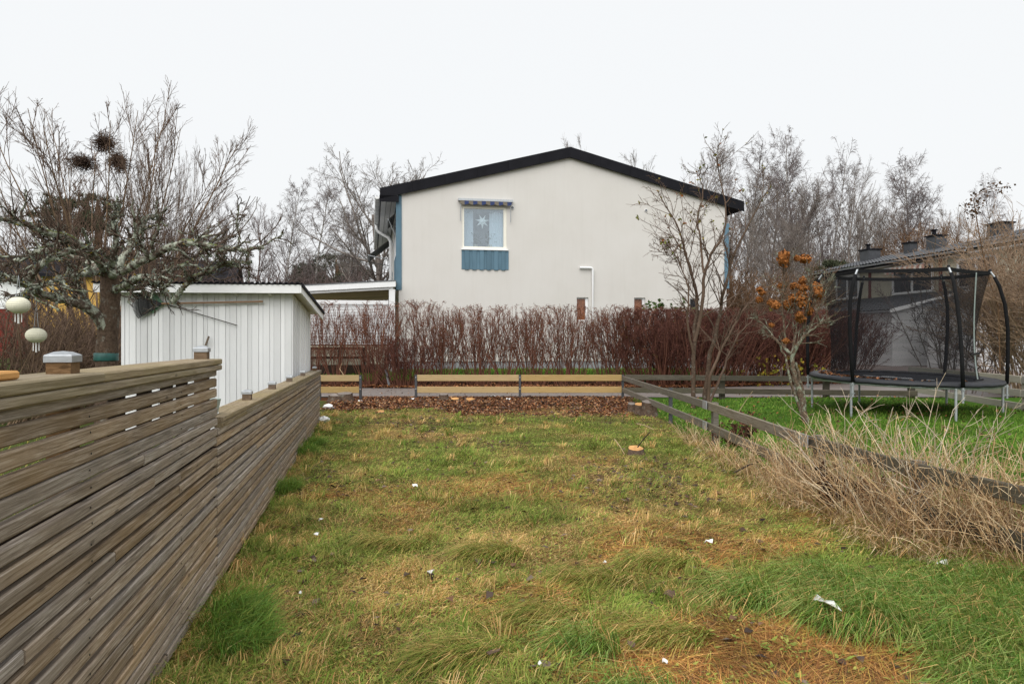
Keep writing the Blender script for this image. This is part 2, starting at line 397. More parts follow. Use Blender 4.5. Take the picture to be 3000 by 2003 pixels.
gc = straw + (green - straw) * g[..., None]; gc = gc + (rust - gc) * ru[..., None]; gc = gc + (soil - gc) * (.55 * dk)[..., None]
gc = gc + (nbc - gc) * nb[..., None]; gc = gc + (litc - gc) * li[..., None]
hb = (sm(GY, 19.9, 20.1) * (1 - sm(GY, 21.2, 21.8)))[..., None]; gc = gc + (A3(.05, .025, .017) - gc) * hb
bk = sm(GY, 21.4, 22)[..., None]; gc = gc + (A3(.05, .095, .02) - gc) * bk; yd = (sm(GX, 7.2, 8) * sm(GY, 21.5, 22.2))[..., None]; gc = gc + (A3(.24, .195, .18) - gc) * yd
lf = ((GX < fence_x(GY) - .1) & (GY < 16))[..., None]; gc = np.where(lf, A3(.06, .075, .022), gc)
gc = gc * (.62 + .5 * n1 + .3 * n2)
ny, nx = GX.shape; I = np.arange(ny * nx).reshape(ny, nx)
Q = np.stack([I[:-1, :-1], I[:-1, 1:], I[1:, 1:], I[1:, :-1]], -1).reshape(-1, 4)
tag(place('ground', np.stack([GX, GY, GZ], -1).reshape(-1, 3), 'ground_soil', base=(0, 0, 0), Q=Q, col=gc.reshape(-1, 3), smooth=True), kind='structure')
px = np.concatenate([np.linspace(-60, -12, 10), np.linspace(-11, 14, 60), np.linspace(15, 60, 10)]); V = []
for i, X in enumerate(px):
    n0 = 16.86 + .05 * math.sin(X * 3.1) + .04 * math.sin(X * 7.7) - .12 * float(sm(X, 2.4, 3.2)); f0 = float(path_far(X)) + .06 * math.sin(X * 2.3)
    for k, tt in enumerate((0, .1, .5, .9, 1)): V.append((X, n0 + (f0 - n0) * tt, .012 + .035 * (1 - (2 * tt - 1) ** 2)))
V = np.array(V); I = np.arange(len(V)).reshape(len(px), 5)
tag(place('footpath', V, 'asphalt', base=(0, 18, 0), Q=np.stack([I[:-1, :-1], I[1:, :-1], I[1:, 1:], I[:-1, 1:]], -1).reshape(-1, 4), smooth=True), kind='structure')

# ------------------------------------------------------------------ big white gable house
C0 = A3(-3.90, 23.5, 0); GD = A3(.9859, .1676, 0); DD = A3(-.205, 1, 0) / 1.0208
def H(u, w, z): return C0 + GD * u + DD * w + A3(0, 0, z)
def hu(x):
    k = (x - 1500) / 2000; return (23.5 * k + 3.9) / (.9859 - .1676 * k)
def hz(x, y): return HC - (y - 1001.5) / 2000 * (23.5 + .1676 * hu(x))
WG, ZE, ZA, ZP = 12.085, 6.425, 7.98, .68
house = empty('gable_house', H(WG / 2, 0, .3), 'cream stucco two storey house with black roof edge and one gable window', 'house')
win = (hu(1353.6), hu(1484), hz(1420, 729), hz(1420, 605.6))
smalls = [(hu(1689.5), hu(1724), hz(1700, 939), hz(1700, 871)), (hu(1858), hu(1890.6), hz(1870, 940), hz(1870, 872)), (hu(2021.5), hu(2050), hz(2030, 940), hz(2030, 873))]
holes = [win] + smalls
us = sorted({0, WG} | {h[0] for h in holes} | {h[1] for h in holes}); zs = sorted({.1, ZP, ZE} | {h[2] for h in holes} | {h[3] for h in holes})
m = MB()
for a, b in zip(us[:-1], us[1:]):
    for c, d in zip(zs[:-1], zs[1:]):
        if d <= ZP: continue
        if any(h[0] - 1e-6 <= a and b <= h[1] + 1e-6 and h[2] - 1e-6 <= c and d <= h[3] + 1e-6 for h in holes): continue
        m.add([H(a, 0, c), H(b, 0, c), H(b, 0, d), H(a, 0, d)], [(0, 1, 2, 3)])
m.add([H(0, 0, ZE), H(WG, 0, ZE), H(WG / 2, 0, ZA)], [(0, 1, 2)])
for (a, b, c, d) in holes:
    e = .16
    m.add([H(a, 0, c), H(a, 0, d), H(b, 0, d), H(b, 0, c), H(a, e, c), H(a, e, d), H(b, e, d), H(b, e, c)], [(0, 4, 5, 1), (1, 5, 6, 2), (2, 6, 7, 3), (3, 7, 4, 0)])
for u in (0, WG): m.add([H(u, 0, .1), H(u, 13, .1), H(u, 13, ZE), H(u, 0, ZE)], [(0, 1, 2, 3)])
m.add([H(0, 13, .1), H(WG, 13, .1), H(WG, 13, ZE), H(WG / 2, 13, ZA), H(0, 13, ZE)], [(0, 1, 2, 3, 4)])
m.obj('wall', 'stucco', house)
MB().box(-.02, WG + .02, .03, 12.9, .05, ZP, H).obj('plinth', 'plinth_grey', house)
sl_ = (ZA - ZE) / (WG / 2); OV = .62
m = MB()
for s in (0, 1):
    f = (lambda u, w, z: H(u, w, z)) if s == 0 else (lambda u, w, z: H(WG - u, w, z))
    P = [(-OV, ZE - OV * sl_ + .012), (WG / 2, ZA + .012), (WG / 2, ZA + .33), (-OV, ZE - OV * sl_ + .33)]
    V = [f(u, w, z) for w in (-.10, 13.1) for u, z in P]
    m.add(V, [(0, 1, 2, 3), (7, 6, 5, 4), (0, 4, 5, 1), (3, 2, 6, 7), (0, 3, 7, 4)])
m.obj('roof', 'black_metal', house)
for s in (0, 1):
    cuts = np.linspace(-OV - .02, WG / 2, 7)
    for a, b in zip(cuts[:-1], cuts[1:]):
        f = (lambda u, w, z: H(u, w, z)) if s == 0 else (lambda u, w, z: H(WG - u, w, z))
        b2 = b - (.006 if b < WG / 2 - .01 else 0)
        P = [(a, ZE + a * sl_ - .03), (b2, ZE + b2 * sl_ - .03), (b2, ZE + b2 * sl_ + .345), (a, ZE + a * sl_ + .345)]
        V = [f(u, w, z) for w in (-.135, -.102) for u, z in P]
        mm = MB().add(V, [(0, 1, 2, 3), (7, 6, 5, 4), (0, 4, 5, 1), (1, 5, 6, 2), (2, 6, 7, 3), (3, 7, 4, 0)]); mm.obj('verge_board', 'black_metal', house)
MB().box(-OV - .03, 0, -.135, -.10, ZE - OV * sl_ - .12, ZE - OV * sl_ + .1, H).obj('eave_box_end', 'black_metal', house)
m = MB()
for k_ in range(3):
    u0, u1 = -OV + .03 + k_ * .19, -OV + .03 + k_ * .19 + .175
    V = [H(u, w, ZE + u * sl_ - .012 - e_) for e_ in (.02, 0) for w in (-.05, 12.8) for u in (u0, u1)]
    MB().add(V, [(0, 2, 3, 1), (4, 5, 7, 6), (0, 1, 5, 4), (2, 6, 7, 3), (0, 4, 6, 2), (1, 3, 7, 5)]).obj('soffit_board', 'white_paint', house)
# blue corner boards
for (u0, u1, z0) in ((-.03, .40 - .30, hz(1160, 849)), (WG - .02, WG + .10, hz(2130, 845))):
    MB().box(u0 - .06, u1, -.03, .05, z0, ZE + u1 * sl_ * (1 if u0 < 1 else -1) * .2 - .02, H).obj('corner_board', 'blue_paint', house)
MB().box(-.085, -.004, .052, .35, hz(1160, 849), ZE - .1, H).obj('corner_board', 'blue_paint', house)
# gable window
a, b, c, d = win; wdw = empty('x', H(a, 0, c)); wdw.name = 'window'; wdw.parent = house; wdw.location = H(a, 0, c) - BASE[house.name]; BASE[wdw.name] = H(a, 0, c)
fr = .075
m = MB(); m.box(a, a + fr, .02, .1, c, d, H); m.box(b - fr - .03, b, .02, .1, c, d, H); m.box(a + fr, b - fr - .03, .02, .1, c, c + fr, H); m.box(a + fr, b - fr - .03, .02, .1, d - fr, d, H)
m.obj('frame', 'cream_frame', wdw)
MB().box(a + fr, b - fr - .03, .055, .062, c + fr, d - fr, H).obj('pane', 'glass', wdw)
MB().box(a - .03, b + .05, -.07, .06, c - .05, c - .004, H).obj('sill', 'trim_white', wdw)
m = MB(); rm = .9
m.add([H(a - .3, .17, c - .3), H(b + .3, .17, c - .3), H(b + .3, .17, d + .2), H(a - .3, .17, d + .2), H(a - .3, rm, c - .3), H(b + .3, rm, c - .3), H(b + .3, rm, d + .2), H(a - .3, rm, d + .2)],
      [(4, 5, 6, 7), (0, 4, 7, 3), (1, 2, 6, 5), (0, 1, 5, 4), (3, 7, 6, 2)]); m.obj('room_lining', 'room_grey', wdw)
for (u0, u1, lab) in ((a + .06, a + .42, 'pale curtain on the left side of the gable window'), (b - .58, b - .1, 'pale curtain on the right side of the gable window')):
    n = 40; uu = np.linspace(u0, u1, n); m = MB()
    V = [H(u, .22 + .025 * math.sin(k * 1.25), z) for z in (c + .02, d - .12) for k, u in enumerate(uu)]
    m.add(V, [(i, i + 1, n + i + 1, n + i) for i in range(n - 1)]); tag(m.obj('curtain', 'curtain_cloth', smooth=True), lab, 'curtain')
m = MB(); n = 48; uu = np.linspace(a + .06, b - .1, n)
V = [H(u, .2, d - .04) for u in uu] + [H(u, .2, d - .16 + .05 * math.cos((u - a) * 2 * math.pi / .42)) for u in uu]
m.add(V, [(i, i + 1, n + i + 1, n + i) for i in range(n - 1)]); tag(m.obj('pelmet_curtain', 'room_grey'), 'scalloped dark pelmet along the top of the gable window', 'curtain')
sc_ = A3(*H(hu(1415), .15, hz(1415, 647))); P = []
for k in range(14):
    an = math.pi / 2 + math.pi + 2 * math.pi * k / 14; r_ = .265 if k % 2 == 0 else .10
    P.append(sc_ + GD * r_ * math.cos(an) + A3(0, 0, r_ * math.sin(an)))
m = MB(); m.add(P + [sc_ - DD * .05, sc_ + DD * .05], [(i, (i + 1) % 14, 14) for i in range(14)] + [((i + 1) % 14, i, 15) for i in range(14)])
st = m.obj('paper_star', 'star_paper'); tag(st, 'white seven pointed paper star hanging in the gable window', 'star')
for (xp, wid, hh, lab) in ((1397, .30, .36, 'leafy pot plant at the left of the gable window sill'), (1440, .36, .42, 'rounded pot plant at the right of the gable window sill')):
    cpt = H(hu(xp), .30, hz(xp, 722)); pt = empty('pot_plant', cpt, lab, 'plant')
    MB().lathe([(.07, -.05), (.09, .1), (.08, .1)], cpt, 12).obj('pot', 'cream_panel', pt)
    m = MB()
    for k in range(130):
        q = cpt + A3(random.gauss(0, wid / 4), random.gauss(0, .05), .12 + random.random() * hh); v1 = A3(random.gauss(0, 1), random.gauss(0, 1), random.gauss(0, 1)) * .03; v2 = A3(random.gauss(0, 1), random.gauss(0, 1), random.gauss(0, 1)) * .03
        m.add([q, q + v1, q + v1 + v2, q + v2], [(0, 1, 2, 3)])
    m.obj('leaves', 'pot_plant', pt)
# blue board panel under the window
pz0, pz1 = hz(1420, 789.5), c - .055; nb_ = 13; pu = np.linspace(hu(1352), hu(1490), nb_ + 1)
for i in range(nb_):
    o_ = .045 if i % 2 else .02
    MB().box(pu[i] + .002 - (.012 if i % 2 else 0), pu[i + 1] - .002 + (.012 if i % 2 else 0), -o_ - (.0 if i % 2 else 0), -.003 if i % 2 == 0 else -.021, pz0 - (.02 if i % 2 else 0), pz1, H).obj('panel_board', 'blue_paint', house)
# awning above the window
aw = empty('window_awning', H((a + b) / 2, -.1, d), 'rolled in striped awning above the gable window', 'awning')
a0, a1 = hu(1341.5), hu(1501); zt = hz(1420, 588)
MB().box(a0, a1, -.16, -.02, zt - .05, zt + .03, H).obj('case', 'galvanised', aw)
m = MB(); n = 61
for i in range(n - 1):
    t0, t1 = i / (n - 1), (i + 1) / (n - 1); u0 = a0 + .06 + (a1 - a0 - .12) * t0; u1 = a0 + .06 + (a1 - a0 - .12) * t1
    q = lambda t: zt - .15 - .045 * abs(math.sin(t * math.pi * 6))
    cc = (.04, .055, .13) if (i // 5) % 2 else (.16, .14, .11)
    m.add([H(u0, -.15, zt - .05), H(u1, -.15, zt - .05), H(u1, -.17, q(t1)), H(u0, -.17, q(t0))], [(0, 1, 2, 3)], cc)
m.obj('valance', 'awning_stripe', aw, col=True)
for u in (a0 + .08, a1 - .08): MB().tube([H(u, -.12, zt - .06), H(u, -.09, zt - .75)], .014, 6).obj('arm', 'galvanised', aw)
for (x, y, r_, lab) in ((1501, 609, .062, 'round vent beside the striped awning'), (1892, 617, .055, 'round vent alone on the right of the stucco gable')):
    cpt = H(hu(x), 0, hz(x, y)); m = MB(); n = 18
    pr = [(r_, .0), (r_, .03), (r_ * .8, .034)]
    V = [cpt + GD * rr * math.cos(2 * math.pi * i / n) + A3(0, 0, rr * math.sin(2 * math.pi * i / n)) - DD * ww for rr, ww in pr for i in range(n)]
    m.add(V, [(j * n + i, j * n + (i + 1) % n, (j + 1) * n + (i + 1) % n, (j + 1) * n + i) for j in range(2) for i in range(n)])
    v = m.obj('wall_vent', 'trim_white', house); v['label'] = lab
    MB().add([cpt + GD * r_ * .78 * math.cos(2 * math.pi * i / n) + A3(0, 0, r_ * .78 * math.sin(2 * math.pi * i / n)) - DD * .033 for i in range(n)], [tuple(range(n))]).obj('grille', 'grey_steel', house).parent = v
pz = hz(1720, 785); m = MB()
m.tube([H(hu(1697), -.07, pz), H(hu(1729), -.07, pz), H(hu(1733), -.07, pz - .02), H(hu(1735), -.07, pz - .07), H(hu(1735), -.07, 1.2)], .042, 10); m.obj('vent_pipe', 'trim_white', house)
for i, (a, b, c, d) in enumerate(smalls):
    k = empty('y', H(a, 0, c)); k.name = 'window'; k.parent = house; k.location = H(a, 0, c) - BASE[house.name]; BASE[k.name] = H(a, 0, c)
    m = MB(); m.box(a, a + .03, .07, .12, c, d, H); m.box(b - .09, b, .07, .12, c, d, H); m.box(a + .03, b - .09, .07, .12, c, c + .03, H); m.box(a + .03, b - .09, .07, .12, d - .04, d, H); m.obj('frame', 'trim_white', k)
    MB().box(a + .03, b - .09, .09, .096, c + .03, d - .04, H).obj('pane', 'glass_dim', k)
    MB().box(a + .03, b - .09, .125, .14, c, d, H).obj('blind', 'brown_reflection' if i < 2 else 'window_dark', k)  # panel behind the glass; the brown ones carry a painted reflection
# left facade: gutter, downpipe, side windows, side awnings, blue panels
m = MB(); n = 9; V = []
for w in np.linspace(-.05, 12.9, 2):
    for i in range(n): an = math.pi * i / (n - 1); V.append(H(-OV - .10 + .085 * math.cos(an), w, ZE - .10 - .085 * math.sin(an)))
m.add(V, [(i, i + 1, n + i + 1, n + i) for i in range(n - 1)] + [tuple(range(n))]); m.obj('gutter', 'trim_white', house, smooth=False)
for w in np.arange(.6, 12, .75):
    m = MB(); V = []
    for ww in (w, w + .03):
        for i in range(n): an = math.pi * i / (n - 1); V.append(H(-OV - .10 + .093 * math.cos(an), ww, ZE - .10 - .093 * math.sin(an)))
    m.add(V, [(i, i + 1, n + i + 1, n + i) for i in range(n - 1)]); m.obj('gutter_bracket', 'grey_steel', house)
MB().tube([H(-OV - .1, 5.2, ZE - .15), H(-OV - .1, 5.2, ZE - .35), H(-OV - .02, 5.2, ZE - .48), H(-.22, 5.2, ZE - .72), H(-.14, 5.2, ZE - .9), H(-.13, 5.2, 1.2)], .06, 10).obj('downpipe', 'trim_white', house, smooth=True)
for w0 in (1.0, 7.2):
    k = empty('z', H(0, w0, 4.6)); k.name = 'window'; k.parent = house; k.location = H(0, w0, 4.6) - BASE[house.name]; BASE[k.name] = H(0, w0, 4.6)
    m = MB(); m.box(-.06, -.003, w0, w0 + 2.2, 4.5, 4.6, H); m.box(-.06, -.003, w0, w0 + 2.2, 5.8, 5.9, H)
    for q in (w0, w0 + 1.05, w0 + 2.1): m.box(-.06, -.003, q, q + .1, 4.6, 5.8, H)
    m.obj('frame', 'trim_white', k); MB().box(-.03, -.004, w0 + .1, w0 + 2.1, 4.61, 5.79, H).obj('pane', 'window_dark', k)
    for i in range(9): MB().box(-.05 - .015 * (i % 2), -.003, w0 + i * .245, w0 + i * .245 + .24, 3.4, 4.48, H).obj('panel_board', 'blue_paint', house)
def side_awning(w0, w1, out, drop, lab):
    aw = empty('side_awning', H(0, (w0 + w1) / 2, 5.9), lab, 'awning'); m = MB(); n = 25
    for i in range(n - 1):
        t0 = w0 + (w1 - w0) * i / (n - 1); t1 = w0 + (w1 - w0) * (i + 1) / (n - 1); cc = (.035, .045, .07) if i % 2 else (.36, .35, .31)
        m.add([H(-.08, t0, 5.95), H(-.08, t1, 5.95), H(-out, t1, 5.95 - drop), H(-out, t0, 5.95 - drop)], [(0, 1, 2, 3)], cc)
        m.add([H(-out, t0, 5.95 - drop), H(-out, t1, 5.95 - drop), H(-out, t1, 5.75 - drop), H(-out, t0, 5.75 - drop)], [(0, 1, 2, 3)], cc)
    m.obj('cloth', 'awning_stripe', aw, col=True)
    MB().tube([H(-out, w0, 5.95 - drop), H(-out, w1, 5.95 - drop)], .03, 6).obj('front_bar', 'galvanised', aw)
    for w in (w0 + .03, w1 - .03): MB().tube([H(-.02, w, 5.0), H(-out + .02, w, 5.93 - drop)], .018, 6).obj('arm', 'galvanised', aw)
side_awning(.9, 3.3, .34, .22, 'narrow striped awning nearest the blue corner board')
side_awning(7.0, 9.6, 1.05, .75, 'opened out striped awning behind the white downpipe')

# ------------------------------------------------------------------ patio roof and screen beside the house
pr_ = empty('patio_roof', H(-3, -.2, .3), 'white lean-to patio roof with beige board ceiling beside the stucco house', 'patio roof')
def PT(u, w, z): return H(u, w, z)
zR, zL = 3.40, 2.98; uL = -6.4
def zr(u): return zR + (zL - zR) * (u / uL)
def slope_box(u0, u1, w0, w1, h0, h1):
    V = [H(u, w, zr(u) + h) for h in (h0, h1) for w in (w0, w1) for u in (u0, u1)]
    return MB().add(V, [(0, 2, 3, 1), (4, 5, 7, 6), (0, 1, 5, 4), (2, 6, 7, 3), (0, 4, 6, 2), (1, 3, 7, 5)])
slope_box(uL, -.12, -.5, -.44, -.17, .02).obj('fascia', 'trim_white', pr_)
slope_box(uL, -.2, -.43, -.36, -.25, -.172).obj('beam', 'white_paint', pr_)
slope_box(uL, -.1, -.52, 8.0, .022, .05).obj('roof_sheet', 'grey_steel', pr_)
for i in range(22): slope_box(uL, -.1, -.355 + i * .38, -.355 + i * .38 + .368, -.1 - .004 * (i % 2), -.02).obj('ceiling_board', 'soffit_board', pr_)
MB().box(-.34, -.14, -.43, -.3, .3, zR - .26, H).obj('post', 'white_paint', pr_)
MB().box(uL, -.14, 7.85, 7.95, zL - .1, zL - .02, H).obj('rear_beam', 'white_paint', pr_)
tag(MB().box(uL - .2, -.02, -.3, 8.2, .2, .45, H).obj('patio_paving', 'cream_panel'), 'pale paved patio floor under the lean-to roof', kind='structure')  # floor added to throw light up onto the ceiling boards
sw = empty('slatted_screen', H(-3, -.4, .3), 'white horizontal slatted privacy screen under the patio roof', 'screen')
MB().box(uL, -.36, -.46, -.34, 2.62, 2.75, H).obj('top_rail', 'trim_white', sw)
for i in range(27): MB().box(uL, -.36, -.43, -.40, 1.28 + i * .05, 1.28 + i * .05 + .036, H).obj('slat', 'white_paint', sw)
MB().box(uL, -.36, -.395, -.38, 1.25, 2.6, H).obj('backing', 'black_plastic', sw)
dr = empty('dark_railing', H(-3, -.7, .3), 'dark brown two rail railing in front of the slatted screen', 'railing')
for z0 in (.80, 1.10): MB().box(-5.6, -1.15, -.75, -.70, z0, z0 + .09, H).obj('rail', 'dark_timber', dr)
for u in (-2.95, -2.0, -1.2, -4.0, -5.0): MB().box(u, u + .09, -.69, -.6, .2, 1.19, H).obj('post', 'dark_timber', dr)
tag(MB().box(-5.6, -.4, -.58, -.5, .62, 1.24, H).obj('low_panel_wall', 'cream_panel'), 'low cream panel wall behind the dark railing', 'wall')
tag(MB().box(-5.6, -.9, -.95, -.77, .15, .6, H).obj('planting_bed_edge', 'dark_timber'), 'dark timber bed edge along the foot of the dark railing', 'edging')

# ------------------------------------------------------------------ shed
SA = R(4.3); SO = A3(-3.343, 10.35, 0); SX = A3(-math.cos(SA), -math.sin(SA), 0); SY = A3(-math.sin(SA), math.cos(SA), 0)
def S(u, w, z): return SO + SX * u + SY * w + A3(0, 0, z)
shed = empty('garden_shed', S(1.3, .6, 0), 'white board and batten shed with corrugated black roof', 'shed')
SL, SW = 2.475, 1.22
def sz(w): return 2.21 - (w + .2) * .213
m = MB()
V = [S(u, w, z) for u, w in ((0, 0), (SL, 0), (SL, SW), (0, SW)) for z in (-.05, sz(w) - .06)]
m.add(V, [(0, 1, 3, 2), (2, 3, 5, 4), (4, 5, 7, 6), (6, 7, 1, 0)]); m.obj('wall', 'white_paint', shed)
u = .0; k = 0
while u < SL - .02:
    MB().box(u, min(u + .088, SL), -.015, 0, .02, sz(0) - .08, S).obj('batten_board', 'white_paint', shed); u += .162; k += 1
u = .07
while u < SL - .1:
    MB().box(u + .03, u + .085, -.007, -.001, .02, sz(0) - .08, S).obj('recessed_board', 'white_paint', shed); u += .162
w = .0
while w < SW:
    w1 = min(w + .085, SW); V = [S(uu, ww, z) for z in (0, 1) for ww in (w, w1) for uu in (-.022, 0)]
    V = [S(uu, ww, .02 if q == 0 else sz(ww) - .08) for q in (0, 1) for ww in (w, w1) for uu in (-.022, 0)]
    MB().add(V, [(0, 2, 3, 1), (4, 5, 7, 6), (0, 1, 5, 4), (2, 6, 7, 3), (0, 4, 6, 2), (1, 3, 7, 5)]).obj('batten_board', 'white_paint', shed); w += .16
MB().box(-.17, SL + .3, -.215, -.19, sz(-.2) - .125, sz(-.2) + .0, S).obj('eave_fascia', 'trim_white', shed)
def verge(u0, u1, w0, w1, h0, h1):
    V = [S(uu, ww, sz(ww) + h) for h in (h0, h1) for ww in (w0, w1) for uu in (u0, u1)]
    return MB().add(V, [(0, 2, 3, 1), (4, 5, 7, 6), (0, 1, 5, 4), (2, 6, 7, 3), (0, 4, 6, 2), (1, 3, 7, 5)])
verge(-.195, -.172, -.215, SW + .2, -.125, 0).obj('verge_fascia', 'trim_white', shed)
verge(-.165, SL + .28, -.18, SW + .18, -.03, -.012).obj('roof_deck', 'white_paint', shed)
uu = np.arange(-.21, SL + .32, .0125); ww = (-.235, .3, .8, SW + .22); V = [S(a_, b_, sz(b_) + .012 + .011 * math.sin(a_ * 2 * math.pi / .083)) for b_ in ww for a_ in uu]; n = len(uu)
V = [v + A3(0, 0, .012) for v in V]; V += [v - A3(0, 0, .022) for v in V[:n]]
MB().add(V, [(j * n + i, j * n + i + 1, (j + 1) * n + i + 1, (j + 1) * n + i) for j in range(3) for i in range(n - 1)] + [(4 * n + i, 4 * n + i + 1, i + 1, i) for i in range(n - 1)]).obj('corrugated_roof', 'black_metal', shed)
verge(-.215, -.198, -.235, SW + .22, -.03, .022).obj('verge_flashing', 'black_metal', shed)
for u0 in (.28, .78, 1.3, 1.82, 2.3): MB().add([S(uu_, w_, z_) for uu_ in (u0, u0 + .045) for w_, z_ in ((-.185, sz(-.2) - .10), (0, sz(0) - .13), (0, sz(0) - .035), (-.185, sz(-.2) - .035))], [(0, 1, 2, 3), (7, 6, 5, 4), (0, 4, 5, 1), (1, 5, 6, 2), (2, 6, 7, 3), (3, 7, 4, 0)]).obj('rafter_end', 'white_paint', shed)
# rakes hung on the shed
def su(x, off=-.05):
    k = (x - 1500) / 2000; o_ = SO + SY * off; return (k * o_[1] - o_[0]) / (SX[0] - k * SX[1])
def spt(x, y, off=-.05):
    u_ = su(x, off); p = SO + SX * u_ + SY * off; return A3(p[0], p[1], HC - (y - 1001.5) / 2000 * p[1])
def leaf_rake(name, hub, head_dir, ln, spread, tines, mat, handle_to, hmat, hr, lab, off):
    hub = spt(*hub, off); rk = empty(name, hub, lab, 'rake'); axd = spt(*head_dir, off) - hub; axd /= np.linalg.norm(axd); per = np.cross(axd, SY); per /= np.linalg.norm(per)
    head = MB()
    P = [hub] + [hub + (axd * math.cos(q) + per * math.sin(q)) * ln * .52 for q in np.linspace(-spread, spread, 9)]
    head.poly([p - SY * .004 for p in P], .008, SY); head.obj('head_plate', mat, rk)
    for q in np.linspace(-spread, spread, tines):
        dv = axd * math.cos(q) + per * math.sin(q); L = ln * (1 - .05 * abs(q / spread))
        MB().bar(hub + dv * ln * .45, hub + dv * L, .011, .008, SY).obj('tine', mat, rk)
    bd = MB(); qs = np.linspace(-spread, spread, 9)
    for q0, q1 in zip(qs[:-1], qs[1:]): bd.bar(hub + (axd * math.cos(q0) + per * math.sin(q0)) * ln * .8 - SY * .004, hub + (axd * math.cos(q1) + per * math.sin(q1)) * ln * .8 - SY * .004, .012, .01, SY)
    bd.obj('brace', mat, rk)
    MB().tube([hub + axd * .02, spt(*handle_to, off)], hr, 8).obj('handle', hmat, rk)
leaf_rake('leaf_rake', (478, 889), (420, 893), .445, .47, 21, 'black_plastic', (770, 883), 'handle_wood', .014, 'black leaf rake with long wooden handle hung on the shed wall', -.075)
leaf_rake('leaf_rake', (480, 888), (440, 886), .235, .78, 15, 'green_plastic', (695, 953), 'stick_dark', .006, 'green leaf rake behind the black one with thin slanting handle', -.045)
tag(MB().bar(spt(602, 1012, -.06), spt(612, 985, -.06), .022, .022).obj('wooden_stake', 'post_wood'), 'short wooden stake leaning on the shed behind a post cap', 'stake')

# ------------------------------------------------------------------ slatted fence, tall near section and low far section
FD = A3(-.21, 1, 0) / math.hypot(.21, 1); FN = A3(1, .21, 0) / math.hypot(.21, 1)
def FP(Y, off=0, z=0):            # point of the face plane at depth Y, off = towards the lawn
    return A3(-.844 - .21 * Y, Y, 0) + FN * off + A3(0, 0, z)
def slat(name, Y0, Y1, off, z0, z1, w, h, mat, parent):
    # travel towards the camera so that thickness lies behind the face
    return beam(name, FP(Y1, off, z1), FP(Y0, off, z0), w, h, mat, parent)
def post_with_cap(parent, Y, z0, ztop, pw, cw, off):
    c = FP(Y, off); ax = FD; bx = FN; h = pw / 2
    p = MB().box(-h, h, -h, h, z0, ztop, lambda a, b, z: A3(c[0], c[1], 0) + ax * a + bx * b + A3(0, 0, z)).obj('post', 'post_wood', parent)
    f = lambda a, b, z: A3(c[0], c[1], 0) + ax * a + bx * b + A3(0, 0, z); k = cw / 2; hh = cw * .17
    V = [f(a * k, b * k, ztop - .006) for a, b in ((-1, -1), (1, -1), (1, 1), (-1, 1))] + [f(a * k, b * k, ztop + hh) for a, b in ((-1, -1), (1, -1), (1, 1), (-1, 1))]
    V += [f(a * k * .93, b * k * .93, ztop + hh * 1.25) for a, b in ((-1, -1), (1, -1), (1, 1), (-1, 1))] + [f(a * k * .5, b * k * .5, ztop + hh * 1.9) for a, b in ((-1, -1), (1, -1), (1, 1), (-1, 1))] + [f(0, 0, ztop + hh * 2.1)]
    F = [(3, 2, 1, 0)] + [(j + i, j + (i + 1) % 4, j + 4 + (i + 1) % 4, j + 4 + i) for j in (0, 4, 8) for i in range(4)] + [(12 + i, 12 + (i + 1) % 4, 16) for i in range(4)]
    cp = MB().add(V, F).obj('post_cap', 'galvanised', parent); cp.parent = p
YJ, YE = 3.81, 11.89
PIT, SHH, STH = .0553, .0410, .028
fa = empty('slat_fence', FP(2, 0, 0), 'tall weathered horizontal slat fence close to the camera', 'fence')
for k in range(1, 24):
    zt_ = 1.1594 + .0553 * 1 - PIT * (k - 1) - .0553 * 0
    ztop_ = 1.1594 - PIT * (k - 2)
    if ztop_ - SHH < -.02: break
    cut = [] if k < 6 or random.random() < .35 else [random.uniform(1.2, 3.2)]
    cuts = [-.4] + cut + [YJ]
    for a_, b_ in zip(cuts[:-1], cuts[1:]):
        j = random.uniform(-.003, .003)
        sh_ = .0465 if k < 6 else SHH
        slat('slat', a_ + .002, b_ - .002 + random.uniform(-.006, .004), random.uniform(-.004, .003), ztop_ - sh_ + j, ztop_ - sh_ + j + random.uniform(-.003, .003), STH, sh_, 'slat_wood', fa)
scr = MB()
for k in range(2, 23):
    for Y in (1.262, 2.06, 3.062):
        c = FP(Y + random.uniform(-.012, .012), .004, 1.1594 - PIT * (k - 2) - .021 + random.uniform(-.005, .005)); scr.poly([c + FD * .0035 * math.cos(q) + A3(0, 0, .0035 * math.sin(q)) for q in np.linspace(0, 2 * math.pi, 7)[:-1]], .0015, FN)
tag(scr.obj('screws', 'black_plastic', fa), kind='stuff')
slat('cap_trim', -.4, YJ + .012, .022, 1.2045, 1.2045, .045, .028, 'cap_wood', fa)
slat('cap_board', -.4, 2.118, .024, 1.2345, 1.2345, .185, .031, 'cap_wood', fa)
slat('cap_board', 2.124, YJ + .014, .022, 1.2345, 1.2350, .185, .031, 'cap_wood', fa)
for Y in (.25, 2.06, 3.76): post_with_cap(fa, Y, -.1, 1.306 if Y < 3 else 1.312, .066, .076, -.070)
for Y in (1.25, 2.45, 2.75, 3.05, 3.3):
    c = FP(Y, -.055); MB().box(-.022, .022, -.022, .022, 0, 1.2, lambda a, b, z: A3(c[0], c[1], 0) + FD * a + FN * b + A3(0, 0, z)).obj('stud', 'dark_timber', fa)
slat('backing_board', -.4, YJ - .01, -.034, .0, .0, .018, .885, 'dark_timber', fa)
fb = empty('slat_fence', FP(8, 0, 0), 'lower weathered slat fence running from the tall one to the path', 'fence')
def ltop(Y): return .938 + (.8725 - .938) * (Y - YJ) / (YE - YJ)
